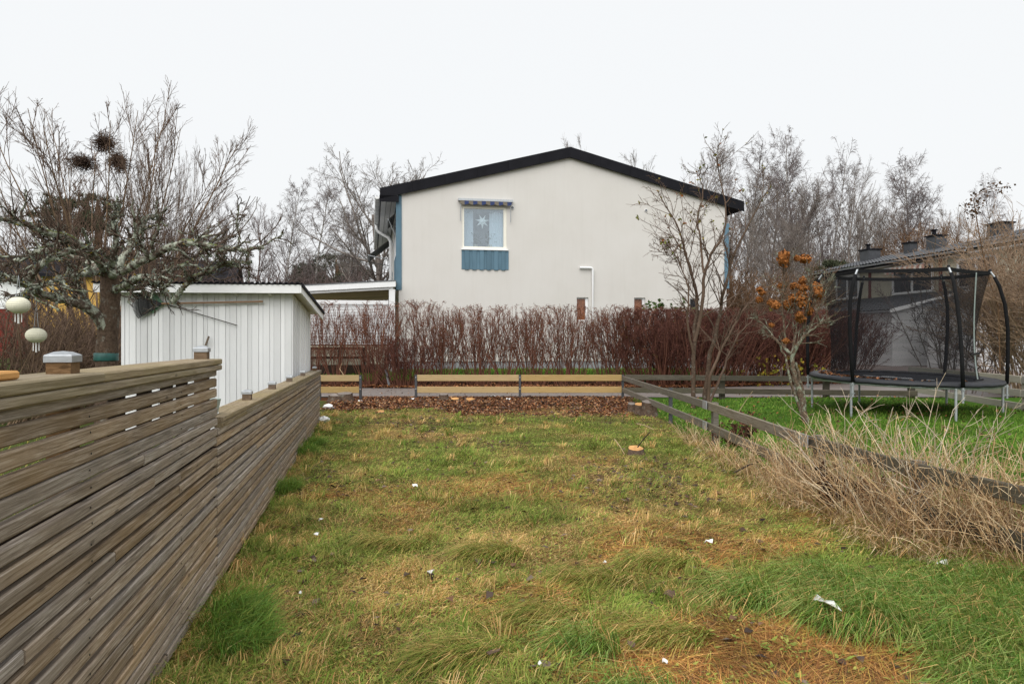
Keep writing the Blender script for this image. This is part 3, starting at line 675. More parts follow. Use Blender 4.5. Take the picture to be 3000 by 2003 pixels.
for k in range(0, 20):
    d0 = .062 + k * PIT
    if ltop(YJ) - d0 - SHH < -.03: break
    cut = sorted([random.uniform(5, 8.5), 9.25 + random.uniform(-.03, .03)]); cuts = [YJ + .004] + cut + [YE]
    for a_, b_ in zip(cuts[:-1], cuts[1:]):
        j0 = random.uniform(-.004, .004)
        slat('slat', a_ + .002, b_ - .002, random.uniform(-.004, .004), ltop(a_) - d0 - SHH + j0, ltop(b_) - d0 - SHH + j0 + random.uniform(-.005, .005), STH, SHH, 'slat_wood', fb)
slat('backing_board', YJ + .01, YE - .01, -.034, -.05, -.05, .018, .86, 'dark_timber', fb)
cc_ = [YJ + .03, 4.62, 6.15, 7.9, 9.6, YE + .02]
for a_, b_ in zip(cc_[:-1], cc_[1:]):
    slat('cap_trim', a_ + .003, b_ - .003, .02, ltop(a_) - .059, ltop(b_) - .059, .045, .027, 'cap_wood', fb)
    slat('cap_board', a_ + .003, b_ - .003, .022, ltop(a_) - .03, ltop(b_) - .03, .165, .029, 'cap_wood', fb)
for Y in (5.13, 6.45, 7.85, 9.45, 11.5): post_with_cap(fb, Y, -.1, ltop(Y) + .05, .062, .072, -.065)
# things lying on the fence
tag(beam('loose_batten', FP(.9, -.075, 1.2665), FP(1.72, -.082, 1.2665), .05, .022, 'orange_wood', None), 'fresh orange wooden batten lying on the fence cap', 'plank')
bc = FP(4.02, -.085, .9385); bk_ = empty('zinc_bucket', bc, 'small zinc pot standing on the low fence cap', 'bucket')
m = MB(); sd = 10; m.lathe([(.045, 0), (.062, .085), (.066, .088), (.060, .083), (.043, .006)], bc, sd); m.obj('body', 'zinc_dull', bk_)
MB().lathe([(.048, -.0), (.05, .004), (.047, .008)], bc, sd).obj('base_rim', 'trim_white', bk_)

# ------------------------------------------------------------------ low rail fences
def steel_post(parent, X, Y, z1, z0=-.1, mat='steel_post', w=.055):
    p = MB(); z0 += float(gh(X, Y)); p.box(X - w / 2, X + w / 2, Y - .05, Y - .045, z0, z1); p.box(X - w / 2, X - w / 2 + .006, Y - .045, Y + .01, z0, z1); p.box(X + w / 2 - .006, X + w / 2, Y - .045, Y + .01, z0, z1)
    o = p.obj('post', mat, parent)
    for z in (z1 - .06, z1 - .33):
        b_ = MB().box(X - .012, X + .012, Y - .058, Y - .0505, z - .012, z + .012).obj('bolt', 'galvanised', parent); b_.parent = o
YR = 16.1; px2X = lambda x, Y=YR: (x - 1500) / 2000 * Y
f1 = empty('rail_fence', (px2X(1000), YR, 0), 'short new yellow two rail fence panel beside the slat fence', 'fence')
for z0 in (.438, .163): beam('rail', (px2X(930), YR - .04, z0), (px2X(1061), YR - .04, z0), .045, .145, 'new_wood', f1)
steel_post(f1, px2X(1058), YR - .045, .585); steel_post(f1, px2X(939), YR - .045, .575)
f2 = empty('rail_fence', (px2X(1520), YR, 0), 'long new yellow two rail fence in front of the path', 'fence')
for z0 in (.443, .166):
    beam('rail', (px2X(1217), YR - .04, z0), (px2X(1521), YR - .04, z0), .045, .145, 'new_wood', f2)
    beam('rail', (px2X(1521.6), YR - .04, z0), (px2X(1823), YR - .04, z0 + .002), .045, .145, 'new_wood', f2)
for x in (1220, 1523, 1823): steel_post(f2, px2X(x), YR - .045, .592)
f3 = empty('rail_fence', (5.5, 15.6, 0), 'old grey two rail fence along the path behind the bare trees', 'fence')
rp = [(2.66, 16.08), (4.9, 15.72), (6.35, 15.45), (8.9, 15.0)]
for (p, q) in zip(rp[:-1], rp[1:]):
    for z0 in (.47, .17): beam('rail', (p[0] + .004, p[1], z0), (q[0] - .004, q[1], z0), .045, .12, 'old_rail_dark', f3)
for (X, Y) in ((4.88, 15.86), (7.1, 15.42), (8.85, 15.12)): MB().box(X - .06, X + .06, Y - .04, Y + .06, -.1, .62).obj('post', 'old_rail_dark', f3)
f4 = empty('rail_fence', (2.62, 10, 0), 'old weathered two rail fence running towards the camera beside the dry grass', 'fence')
q4 = [(2.615, 15.98, .585), (2.63, 9.1, .585), (2.62, 6.05, .56), (2.82, 4.9, .535), (3.2, 3.2, .53)]
for (p, q) in zip(q4[:-1], q4[1:]):
    for dz in (.125, .40):
        beam('rail', (p[0] - .001, p[1] - .004, p[2] - dz), (q[0], q[1], q[2] - dz), .035, .105, 'old_rail' if p[1] > 6.1 else 'old_rail_dark', f4)
steel_post(f4, 2.655, 11.45, .6)
for (X, Y, zt_) in ((2.64, 9.1, .575), (2.66, 6.05, .555), (2.85, 4.9, .53)): MB().box(X + .03, X + .1, Y - .05, Y + .05, -.1, zt_ - .02).obj('post', 'old_rail', f4)
for (Y, z0, nm) in ((9.1, .462, 0), (9.1, .187, 0), (6.02, .435, 0)):
    MB().box(2.563, 2.574, Y - .09, Y + .09, z0 + .008, z0 + .115).obj('mending_plate', 'galvanised', f4)
f5 = empty('rail_fence', (9.2, 13.5, .1), 'pale three rail board fence behind the trampoline', 'fence')
pA, pB = A3(9.75, 16.8, 0), A3(8.60, 9.6, 0)
for i in range(3):
    for t0, t1 in ((0, .34), (.345, .68), (.685, 1.0)):
        a_ = pB + (pA - pB) * t0; b_ = pB + (pA - pB) * t1
        beam('rail', (a_[0], a_[1], .15 + .24 * i), (b_[0], b_[1], .15 + .24 * i), .028, .13, 'pale_rail', f5)
for t0 in (.02, .34, .68, .98):
    c = pB + (pA - pB) * t0; MB().box(c[0] + .035, c[0] + .125, c[1] - .045, c[1] + .045, -.05, .74).obj('post', 'pale_rail', f5)

# ------------------------------------------------------------------ trampoline
TC = A3(7.08, 12.4, 0); TR = 1.52
def th(X, Y): return .735 + (7.08 - X) * .016 + (Y - 12.4) * .030
def TP(a, r, dz=0):
    X = TC[0] + r * math.cos(a); Y = TC[1] + r * math.sin(a); return A3(X, Y, th(X, Y) + dz)
tr = empty('trampoline', (TC[0], TC[1], .12), 'round black trampoline with safety net enclosure on green lawn', 'trampoline')
m = MB(); n = 72; prof = [(TR - .33, -.01), (TR - .32, .012), (TR - .05, .02), (TR + .015, .005), (TR + .03, -.04), (TR + .01, -.06), (TR - .02, -.02), (TR - .3, -.03)]
V = [TP(2 * math.pi * i / n, r, z + .004 * math.sin(i * 2.3)) for r, z in prof for i in range(n)]
m.add(V, [(j * n + i, j * n + (i + 1) % n, ((j + 1) % 8) * n + (i + 1) % n, ((j + 1) % 8) * n + i) for j in range(8) for i in range(n)]); m.obj('edge_pad', 'pad_vinyl', tr, smooth=True)
m = MB(); V = [TP(2 * math.pi * i / n, TR - .31, -.015) for i in range(n)] + [TP(2 * math.pi * i / n, .6, -.022) for i in range(n)] + [TP(0, 0, -.024)]
m.add(V, [(i, (i + 1) % n, n + (i + 1) % n, n + i) for i in range(n)] + [(n + i, n + (i + 1) % n, 2 * n) for i in range(n)]); mat_o = m.obj('jump_mat', 'mat_fabric', tr)
m = MB()
def mk_stroke(pts, w=.022):
    for p, q in zip(pts[:-1], pts[1:]):
        p = np.array(p); q = np.array(q); d_ = q - p; nr_ = A3(-d_[1], d_[0], 0) / np.linalg.norm(d_) * w
        V = [p - nr_, q - nr_, q + nr_, p + nr_]; V = [A3(v[0], v[1], th(v[0], v[1]) - .012) for v in V]; m.add(V, [(0, 1, 2, 3)])
ox = A3(6.88, 12.3, 0); ex = A3(math.cos(R(-29.7)), math.sin(R(-29.7)), 0); ey = A3(-ex[1], ex[0], 0)
zz = [ox + ex * (-.28 + .035 * i) + ey * (.055 if i % 2 else -.055) for i in range(17)]; mk_stroke(zz, .014)
for (a_, b_, o_) in ((-.5, -.3, .2), (-.2, .02, .22), (-.45, -.33, -.02), (.12, .3, -.22), (.42, .62, -.3), (.5, .62, -.18)): mk_stroke([ox + ex * a_ + ey * o_, ox + ex * b_ + ey * o_], .02)
lg = m.obj('logo', 'trim_white', tr); lg.parent = mat_o
m = MB(); m.tube([TP(2 * math.pi * i / n, TR - .03, -.07) for i in range(n + 1)], .022, 8, False); m.obj('frame_ring', 'galvanised', tr)
a0 = R(150.3); tops = []
for k in range(6):
    an = a0 + k * math.pi / 3; c, s_ = math.cos(an), math.sin(an)
    gz = float(gh(TC[0] + TR * c, TC[1] + TR * s_))
    for da in (-.07, .07): pass
    b0 = TP(an, TR - .02, -.07)
    lp = MB().tube([A3(b0[0], b0[1], gz - .05), b0], .021, 8).obj('leg', 'galvanised', tr)
    a2 = an + .045; b2 = TP(a2, TR + .045, -.3); MB().tube([b2, TP(a2, TR + .045, .0)], .019, 8).obj('pole_socket', 'galvanised', tr)
    for dz in (-.09, -.24):
        q = TP(a2, TR + .0, dz); e = MB().bar(q, TP(a2, TR + .075, dz), .03, .02); e.obj('clamp', 'galvanised', lp.parent)
    rr = [(TR + .045, -.05), (TR + .055, .4), (TR + .05, .9), (TR + .01, 1.3), (TR - .07, 1.62), (TR - .14, 1.78)]
    P = [TP(a2 * (1) + (an - a2) * min(1, z / 1.2), r, z) for r, z in rr]
    MB().tube(P, [.030, .030, .030, .030, .029, .028], 10).obj('pole_sleeve', 'black_foam', tr, smooth=True)
    tp = TP(an, TR - .2, 1.875); MB().tube([P[-1], tp], .017, 8).obj('pole_tip', 'galvanised', tr); tops.append(tp)
    MB().lathe([(.022, 0), (.024, .03), (.014, .04)], tp, 10).obj('pole_end_cap', 'black_plastic', tr)
def netpt(an, t):
    """net surface: t 0 bottom .. 1 top; hexagonal top, round bottom"""
    k = (an - a0) / (math.pi / 3); kf = int(math.floor(k)) % 6; fr_ = k - math.floor(k)
    top = tops[kf] * (1 - fr_) + tops[(kf + 1) % 6] * fr_ + A3(0, 0, -.03 - .06 * fr_ * (1 - fr_))
    bot = TP(an, TR - .33, -.005); e = t ** 1.25
    p = bot * (1 - e) + top * e; pinch = .10 * math.sin(math.pi * t) ; cx = A3(TC[0], TC[1], p[2]); return p + (cx - p) * pinch * (.75 + .25 * math.sin(an * 9))
m = MB(); n = 96; rows = 14; V = [netpt(a0 + 2 * math.pi * i / n, j / rows) for j in range(rows + 1) for i in range(n)]
m.add(V, [(j * n + i, j * n + (i + 1) % n, (j + 1) * n + (i + 1) % n, (j + 1) * n + i) for j in range(rows) for i in range(n)]); m.obj('safety_net', 'net_mesh', tr, smooth=True)
m = MB(); P = [netpt(a0 + 2 * math.pi * i / n, 1.0) for i in range(n + 1)]
V = [p + A3(0, 0, .035) for p in P] + [p - A3(0, 0, .03) for p in P]; V2 = [v + (v - A3(TC[0], TC[1], v[2])) * .006 for v in V]
m.add(V + V2, [(i, i + 1, n + 2 + i, n + 1 + i) for i in range(n)] + [(2 * (n + 1) + i, 2 * (n + 1) + n + 1 + i, 2 * (n + 1) + n + 2 + i, 2 * (n + 1) + i + 1) for i in range(n)]); m.obj('top_band', 'black_foam', tr)
m = MB(); az = a0 + math.pi / 3 * 2.62
P = [netpt(az + .02 * math.sin(t * 3), t) for t in np.linspace(.0, 1, 14)]
for p, q in zip(P[:-1], P[1:]):
    o_ = (p - A3(TC[0], TC[1], p[2])); o_ /= np.linalg.norm(o_); m.bar(p + o_ * .02, q + o_ * .02, .045, .006, o_)
m.obj('zip_strip', 'zinc_dull', tr)
m = MB(); 
for t0 in (.3, .0):
    p = netpt(az, t0 + .03); m.bar(p + A3(-.07, -.05, 0), p + A3(.09, -.02, .02), .03, .03)
m.obj('zip_buckle', 'black_plastic', tr)

# ------------------------------------------------------------------ row house on the right
RD = A3(-.175, 1, 0) / math.hypot(.175, 1); RNV = A3(1, .175, 0) / math.hypot(1, .175)   # along the eaves away from us / into the house
RO = A3(17.06, 39.6, 0)                        # far end of the eave
def RH(s, t, z): return RO - RD * s + RNV * t + A3(0, 0, z)     # s metres back towards us from the far corner, t into the house
rh = empty('row_house', RH(8, 3, .4), 'pale row house with dark tiled roof and chimneys behind the trampoline', 'house')
EZ = 5.2; RZ = 6.35; RT = 4.6; RL = 19
MB().box(0.3, RL, .55, 8.4, .2, EZ + .1, RH).obj('wall', 'cream_panel', rh)
MB().add([RH(.3, .55, EZ), RH(.3, 8.4, EZ), RH(.3, RT, RZ - .3)], [(0, 1, 2)]).obj('gable', 'cream_panel', rh)
def tile_roof(name, parent, fn, s0, s1, pts, mat, wl=.24, amp=.022):
    ss = np.arange(s0, s1, wl / 6); V = []
    for (t, z) in pts:
        for s in ss: V.append(fn(s, t, z + amp * math.sin(s * 2 * math.pi / wl)))
    n = len(ss); F = [(j * n + i, j * n + i + 1, (j + 1) * n + i + 1, (j + 1) * n + i) for j in range(len(pts) - 1) for i in range(n - 1)]
    return MB().add(V, F).obj(name, mat, parent)
def courses(t0, z0, t1, z1, n, step=.02):
    P = []
    for i in range(n):
        a_, b_ = i / n, (i + 1) / n
        P += [(t0 + (t1 - t0) * a_, z0 + (z1 - z0) * a_ + step), (t0 + (t1 - t0) * b_, z0 + (z1 - z0) * b_)]
    return P
tile_roof('roof', rh, RH, -.1, 11.2, courses(0, EZ + .1, RT, RZ, 13), 'roof_tile')
tile_roof('roof', rh, RH, 11.25, RL, courses(-.1, EZ + .28, RT - .1, RZ + .2, 13), 'roof_tile')
MB().add([RH(-.1, RT, RZ), RH(RL, RT, RZ), RH(RL, 9.0, EZ), RH(-.1, 9.0, EZ)], [(0, 1, 2, 3)]).obj('rear_roof', 'roof_tile', rh)
MB().box(-.1, 11.2, .02, .08, EZ - .12, EZ + .07, RH).obj('eave_fascia', 'black_metal', rh)
MB().box(11.25, RL, -.06, -.02, EZ + .06, EZ + .26, RH).obj('eave_fascia', 'trim_white', rh)
MB().box(-.1, RL, .08, .56, EZ - .12, EZ - .08, RH).obj('soffit', 'trim_white', rh)
for (sa, sb, tt, zz_) in ((-.12, 11.2, -.06, EZ + .03), (11.25, RL, -.16, EZ + .22)):
    n = 9; V = [RH(s, tt + .075 * math.cos(math.pi * i / 8), zz_ - .075 * math.sin(math.pi * i / 8)) for s in (sa, sb) for i in range(n)]
    MB().add(V, [(i, i + 1, n + i + 1, n + i) for i in range(n - 1)]).obj('gutter', 'galvanised', rh)
    for s in np.arange(sa + .6, sb, .9): MB().box(s, s + .05, tt - .085, tt + .085, zz_ - .09, zz_ + .01, RH).obj('gutter_bracket', 'grey_steel', rh)
for s in (.35, 4.6, 9.2): MB().box(s, s + .16, .50, .555, 2.2, EZ - .1, RH).obj('trim_strip', 'rust_trim', rh)
for (s0, s1) in ((2.0, 3.9), (6.3, 8.9), (10.2, 12.2), (14, 16)):
    k = empty('q', RH(s0, .5, 3.7)); k.name = 'window'; k.parent = rh; k.location = RH(s0, .5, 3.7) - BASE[rh.name]; BASE[k.name] = RH(s0, .5, 3.7)
    m = MB(); m.box(s0, s1, .49, .545, 3.65, 3.75, RH); m.box(s0, s1, .49, .545, 4.85, 4.95, RH)
    for q in (s0, (s0 + s1) / 2 - .06, s1 - .12): m.box(q, q + .12, .49, .545, 3.75, 4.85, RH)
    m.obj('frame', 'trim_white', k); MB().box(s0 + .12, s1 - .12, .52, .546, 3.76, 4.84, RH).obj('pane', 'window_dark', k)
def chimney(s, t, w, l, h, pot, lab):
    z0 = EZ + (RZ - EZ) * t / RT; ch = empty('chimney', RH(s, t, z0)); ch.parent = rh; ch.location = RH(s, t, z0) - BASE[rh.name]; BASE[ch.name] = RH(s, t, z0); ch['label'] = lab
    MB().box(s - l / 2, s + l / 2, t - w / 2, t + w / 2, z0 - .3, z0 + h, RH).obj('stack', 'roof_tile', ch)
    MB().box(s - l / 2 - .06, s + l / 2 + .06, t - w / 2 - .06, t + w / 2 + .06, z0 + h + .003, z0 + h + .08, RH).obj('crown', 'black_metal', ch)
    if pot: c = RH(s - .15, t, z0 + h + .08); MB().lathe([(.10, 0), (.10, .25), (.17, .27), (.18, .31), (.05, .33)], c, 12).obj('cowl', 'black_metal', ch)
chimney(1.1, 3.3, .75, .75, .55, True, 'black chimney with cowl nearest the far end of the roof')
chimney(3.95, 3.5, .45, .45, .5, False, 'small black chimney without cowl')
chimney(5.83, 3.4, .6, .65, .6, True, 'black chimney with cowl half hidden by the brown shrub')
chimney(9.4, 3.5, .6, .8, .6, False, 'wide dark chimney behind the brown shrub')
aw = empty('striped_awning', RH(6.6, .2, 4.9), 'pink and white scalloped awning on the row house', 'awning'); m = MB()
for i in range(16):
    s0 = 6.2 + i * .16; cc = (.42, .24, .2) if i % 2 else (.6, .56, .5); q = .24 + (.05 if i % 2 else 0)
    m.add([RH(s0, .5, 5.02), RH(s0 + .16, .5, 5.02), RH(s0 + .16, .15, 4.98 - .06), RH(s0, .15, 4.98 - .06)], [(0, 1, 2, 3)], cc); m.add([RH(s0, .15, 4.92), RH(s0 + .16, .15, 4.92), RH(s0 + .16, .14, 4.92 - q), RH(s0, .14, 4.92 - q)], [(0, 1, 2, 3)], cc)
m.obj('cloth', 'awning_stripe', aw, col=True)
MB().box(6.2, 8.76, .13, .155, 4.925, 4.95, RH).obj('front_bar', 'galvanised', aw)
# garage extensions in front of the row house
def extension(name, s0, s1, t0, ze, zt_, lab, wmat='white_paint'):
    e = empty(name, RH((s0 + s1) / 2, t0, .3), lab, 'building')
    MB().box(s0 + .25, s1 - .25, t0 + .3, .54, .2, ze - .02, RH).obj('wall', wmat, e)
    for i in range(14): MB().box(s0 + .22, s1 - .22, t0 + .275 - .004 * (i % 2), t0 + .3, .35 + i * .16, .35 + i * .16 + .15, RH).obj('siding_board', wmat, e)
    for i in range(14): MB().box(s1 - .25, s1 - .222, t0 + .3, .5, .35 + i * .16, .35 + i * .16 + .15, RH).obj('siding_board', wmat, e)
    tile_roof('roof', e, RH, s0, s1, courses(t0, ze + .08, .5, zt_, 9), 'roof_tile')
    MB().add([RH(s1 - .26, t0 + .3, ze - .02), RH(s1 - .26, .5, ze - .02), RH(s1 - .26, .5, zt_ - .1)], [(0, 1, 2)]).obj('gable', wmat, e)
    MB().add([RH(s1 + .01, t0, ze - .05), RH(s1 + .01, .5, zt_ - .13), RH(s1 + .01, .5, zt_ + .03), RH(s1 + .01, t0, ze + .1)], [(0, 1, 2, 3)]).obj('verge_board', 'trim_white', e)
    MB().box(s0, s1, t0 - .06, t0, ze - .03, ze + .06, RH).obj('gutter', 'galvanised', e)
    return e
extension('garage', 2.2, 11.0, -3.4, 2.62, 3.6, 'white sided garage with dark tiled lean-to roof seen through the net')
extension('garage', 12.0, 19.0, -3.0, 2.75, 3.6, 'white sided outbuilding behind the tangled brown shrub')
def gabled(name, lab, c, ax, L, Wd_, ze, za, wmat, rmat, z0=.2, band=None, ov=.4, wins=()):
    ax = A3(ax[0], ax[1], 0) / math.hypot(*ax); ay = A3(-ax[1], ax[0], 0); c = np.array(c, float); f = lambda a, b, z: c + ax * a + ay * b + A3(0, 0, z)
    e = empty(name, f(0, 0, z0), lab, 'building'); h = Wd_ / 2
    MB().add([f(a, b, z) for a in (-L / 2, L / 2) for b, z in ((-h, z0), (h, z0), (h, ze), (0, za), (-h, ze))], [(0, 1, 2, 3, 4), (9, 8, 7, 6, 5), (0, 5, 6, 1), (1, 6, 7, 2), (2, 7, 8, 3), (3, 8, 9, 4), (4, 9, 5, 0)]).obj('wall', wmat, e)
    k = (za - ze) / h
    for s in (-1, 1):
        V = [f(a, s * b, z) for a in (-L / 2 - ov, L / 2 + ov) for b, z in ((0, za + .02), (h + ov, ze - ov * k + .02), (h + ov, ze - ov * k + .2), (0, za + .2))]
        MB().add(V, [(0, 1, 2, 3), (7, 6, 5, 4), (0, 4, 5, 1), (1, 5, 6, 2), (2, 6, 7, 3), (3, 7, 4, 0)]).obj('roof', rmat, e)
    if band: MB().box(-L / 2 - .03, L / 2 + .03, -h - .03, h + .03, band[0], band[1], f).obj('wall_band', band[2], e)
    for (a, z, ww, hh, sd) in wins:
        q = (lambda u, v, zz_: f(u, sd * (h + .05) + v, zz_))
        fr_ = MB().box(a - ww / 2 - .08, a + ww / 2 + .08, -.03, .03, z - .08, z + hh + .08, q).obj('window', 'trim_white', e)
        pn = MB().box(a - ww / 2, a + ww / 2, -.045, .045, z, z + hh, q).obj('pane', 'window_dark', e); pn.parent = fr_
    return e
gabled('garage', 'low dark roofed garage with white gable left of the row house', (14.6, 37.5, 0), (-.175, 1), 6, 6.5, 2.3, 3.6, 'white_paint', 'roof_tile', .3)
gabled('yellow_house', 'yellow wooden house half hidden behind the apple tree', (-26.2, 42, 0), (1, .12), 4.6, 7, 5.2, 7.0, 'yellow_wall', 'black_metal', .2, wins=((-1.2, 4.0, 1.0, 1.1, -1),))
gabled('red_house', 'dark red house with a white upper band behind the lanterns', (-32.2, 41, 0), (1, .1), 9.5, 7, 5.0, 6.4, 'red_wall', 'black_metal', .2, band=(3.2, 4.9, 'white_paint'), wins=((-2.2, 3.6, 1.1, 1.0, -1), (1.4, 3.6, 1.1, 1.0, -1)))
gabled('blue_house', 'low blue house with dark sloping roof above the shed', (-22.6, 45, 0), (.95, .3), 8, 7, 5.2, 6.6, 'blue_paint', 'black_metal', .2, wins=((2.0, 3.6, 1.0, 1.0, -1), (-1.5, 3.6, 1.0, 1.0, -1)))
gabled('yellow_house', 'yellow house glimpsed through the brown shrub at the far right', (32, 42, 0), (1, -.2), 9, 7, 5.6, 7.0, 'yellow_wall', 'roof_tile', .2, wins=((-2, 3.6, 1.1, 1.1, -1),))

# ------------------------------------------------------------------ branch growing
def nz(v): return v / (np.linalg.norm(v, axis=-1, keepdims=True) + 1e-9)
def grow(S_, D_, L_, r0, r1, n, wob, trop, g=rng):
    P = len(S_); pts = np.empty((P, n, 3)); pts[:, 0] = S_; d = nz(np.array(D_, float)); st = np.asarray(L_) / (n - 1)
    for i in range(1, n):
        d = d + g.normal(0, wob, (P, 3)); d[:, 2] += trop; d = nz(d); pts[:, i] = pts[:, i - 1] + d * np.asarray(st)[:, None]
    t = np.linspace(0, 1, n)[None]; rad = np.asarray(r0)[:, None] * (1 - t) + np.asarray(r1)[:, None] * t
    return pts, rad
def spawn(pts, rad, k, t0, t1, ang, asd, lf, rf, g=rng, taper=.6, flat=0):
    P, n, _ = pts.shape; idx = np.repeat(np.arange(P), k); M = len(idx); t = g.uniform(t0, t1, M); x = t * (n - 1); i = np.minimum(x.astype(int), n - 2); f = (x - i)[:, None]
    s = pts[idx, i] * (1 - f) + pts[idx, i + 1] * f; tan = nz(pts[idx, i + 1] - pts[idx, i]); r = rad[idx, i] * (1 - f[:, 0]) + rad[idx, i + 1] * f[:, 0]
    q = g.normal(0, 1, (M, 3)); q[:, 2] *= (1 - flat); q = nz(q - tan * (q * tan).sum(1, keepdims=True)); a = np.abs(g.normal(ang, asd, M))[:, None]
    d = tan * np.cos(a) + q * np.sin(a); pl = np.linalg.norm(np.diff(pts, axis=1), axis=2).sum(1)[idx]
    L = pl * lf * (1 - taper * t) * g.uniform(.6, 1.35, M)
    return s, d, L, r * rf
def tree_mesh(lv, levels_trunk):
    """lv list of (pts, rad, sides) -> trunk, crown vertex/quads"""
    a = [tubes(*x) for x in lv[:levels_trunk]]; b = [tubes(*x) for x in lv[levels_trunk:]]
    return join(a), join(b)
def level(prev, k, t0, t1, ang, asd, lf, rf, n, wob, trop, rmin, taper=.6, g=rng, flat=0):
    s, d, L, r = spawn(prev[0], prev[1], k, t0, t1, ang, asd, lf, rf, g, taper, flat); r = np.maximum(r, rmin)
    return grow(s, d, L, r, np.maximum(r * .35, rmin * .7), n, wob, trop, g)
TREES = {}
def make_tree(kind, seed):
    g = np.random.default_rng(seed); o = np.zeros((1, 3))
    if kind == 'birch':
        l0 = grow(o, A3(.03, 0, 1)[None], [16.], [.16], [.02], 12, .035, .02, g)
        l1 = level(l0, 50, .22, .97, .75, .15, .30, .4, 7, .07, .10, .014, .62, g)
        l2 = level(l1, 9, .2, 1, .7, .2, .40, .6, 5, .12, -.02, .011, .5, g)
        l3 = level(l2, 8, .15, 1, .6, .25, .62, .7, 5, .10, -.22, .0075, .4, g)
        return tree_mesh([(l0[0], l0[1], 8), (l1[0], l1[1], 4), (l2[0], l2[1], 3), (l3[0], l3[1], 3)], 1)
    if kind == 'tall':          # upright grey tree
        l0 = grow(o, A3(0, 0, 1)[None], [11.], [.15], [.03], 10, .05, .02, g)
        l1 = level(l0, 30, .25, 1, .55, .15, .48, .4, 8, .07, .09, .018, .5, g)
        l2 = level(l1, 10, .2, 1, .6, .2, .42, .55, 6, .10, .06, .010, .5, g)
        l3 = level(l2, 10, .15, 1, .6, .25, .5, .7, 3, .12, .04, .0065, .4, g)
        return tree_mesh([(l0[0], l0[1], 8), (l1[0], l1[1], 4), (l2[0], l2[1], 3), (l3[0], l3[1], 3)], 1)
    if kind == 'oak':
        l0 = grow(o, A3(0, 0, 1)[None], [9.5], [.34], [.12], 9, .05, .03, g)
        l1 = level(l0, 22, .3, 1, .95, .25, .80, .4, 9, .09, .06, .035, .45, g)
        l2 = level(l1, 10, .25, 1, .7, .25, .42, .5, 7, .13, .05, .015, .4, g)
        l3 = level(l2, 9, .2, 1, .7, .25, .42, .6, 4, .14, .04, .009, .4, g)
        l4 = level(l3, 4, .2, 1, .6, .25, .5, .7, 3, .12, .03, .006, .4, g)
        return tree_mesh([(l0[0], l0[1], 9), (l1[0], l1[1], 5), (l2[0], l2[1], 4), (l3[0], l3[1], 3), (l4[0], l4[1], 3)], 2)
    if kind == 'fan':           # multi stem tree, stems fanning from the base
        k = 20; an = np.arange(k) * 2.4; tl = .08 + .62 * np.sqrt(np.arange(k) / k); D = np.stack([np.cos(an) * np.sin(tl), np.sin(an) * np.sin(tl), np.cos(tl)], 1)
        l0 = grow(D * A3(.3, .3, 0), D, g.uniform(8.2, 9.8, k) * (1 - .12 * tl), g.uniform(.035, .06, k), np.full(k, .009), 14, .03, .018, g)
        l1 = level(l0, 16, .3, .97, .48, .12, .27, .5, 7, .05, .05, .010, .5, g)
        l2 = level(l1, 8, .2, 1, .5, .15, .42, .6, 5, .07, .03, .0065, .4, g)
        l3 = level(l2, 3, .2, 1, .5, .2, .5, .7, 3, .08, .02, .005, .4, g)
        return tree_mesh([(l0[0], l0[1], 6), (l1[0], l1[1], 4), (l2[0], l2[1], 3), (l3[0], l3[1], 3)], 1)
    if kind == 'bush':          # rounded brown thicket
        k = 60; an = g.uniform(0, 2 * math.pi, k); tl = np.abs(g.normal(0, .42, k)); D = np.stack([np.cos(an) * np.sin(tl), np.sin(an) * np.sin(tl), np.cos(tl)], 1)
        l0 = grow(D * A3(1.5, 1.5, 0), D, g.uniform(2.2, 4.0, k), np.full(k, .03), np.full(k, .01), 7, .10, .0, g)
        l1 = level(l0, 10, .2, 1, .6, .2, .4, .6, 5, .14, .03, .012, .4, g)
        l2 = level(l1, 6, .2, 1, .6, .25, .5, .7, 4, .16, .02, .009, .4, g)
        return tree_mesh([(l0[0], l0[1], 4), (l1[0], l1[1], 3), (l2[0], l2[1], 3)], 1)
def add_tree(kind, seed, name, lab, pos, scale, mats, group=None, rz=0, xs_=1.0, lean=0):
    key = (kind, seed)
    if key not in TREES:
        (V0, Q0), (V1, Q1) = make_tree(kind, seed)
        TREES[key] = {}
        TREES[key]['raw'] = (V0, Q0, V1, Q1); TREES[key]['h'] = float(np.percentile(V1[:, 2], 99.7))
    T_ = TREES[key]
    if mats not in T_:
        V0, Q0, V1, Q1 = T_['raw']; a = raw_mesh('trunk', V0, Q0, smooth=True); a.materials.append(MATS[mats[0]]); b = raw_mesh('crown', V1, Q1); b.materials.append(MATS[mats[1]]); T_[mats] = (a, b)
    scale = scale / T_['h']
    e = empty(name, pos, lab, 'tree' if 'bush' not in kind else 'shrub', group)
    for nm, me in zip(('trunk', 'crown'), T_[mats]):
        o = bpy.data.objects.new(nm, me); link(o); o.parent = e
    e.scale = (scale * xs_, scale * xs_, scale); e.rotation_euler = (0, lean, rz)
    return e
def at(x, Y): X = (x - 1500) / 2000 * Y; return (X, Y, float(gh(X, Y)) - .1)
def hgt(y, Y): return HC + (1001.5 - y) / 2000 * Y
BIR = ('birch_bark', 'birch_twig'); GRY = ('bark_grey', 'bark_grey'); BRN = ('bark_brown', 'bark_brown'); PUR = ('bark_purple', 'bark_purple')
def T(kind, seed, name, lab, x, Y, ytop, nat, mats, rz=0, xs_=1., lean=0, group=None):
    return add_tree(kind, seed, name, lab, at(x, Y), hgt(ytop, Y) - float(gh((x - 1500) / 2000 * Y, Y)) + .1, mats, group, rz, xs_, lean)
GB = 'bare trees beyond the houses'
words = 'first second third fourth fifth sixth seventh eighth ninth tenth eleventh twelfth thirteenth fourteenth fifteenth sixteenth seventeenth eighteenth nineteenth twentieth'.split()
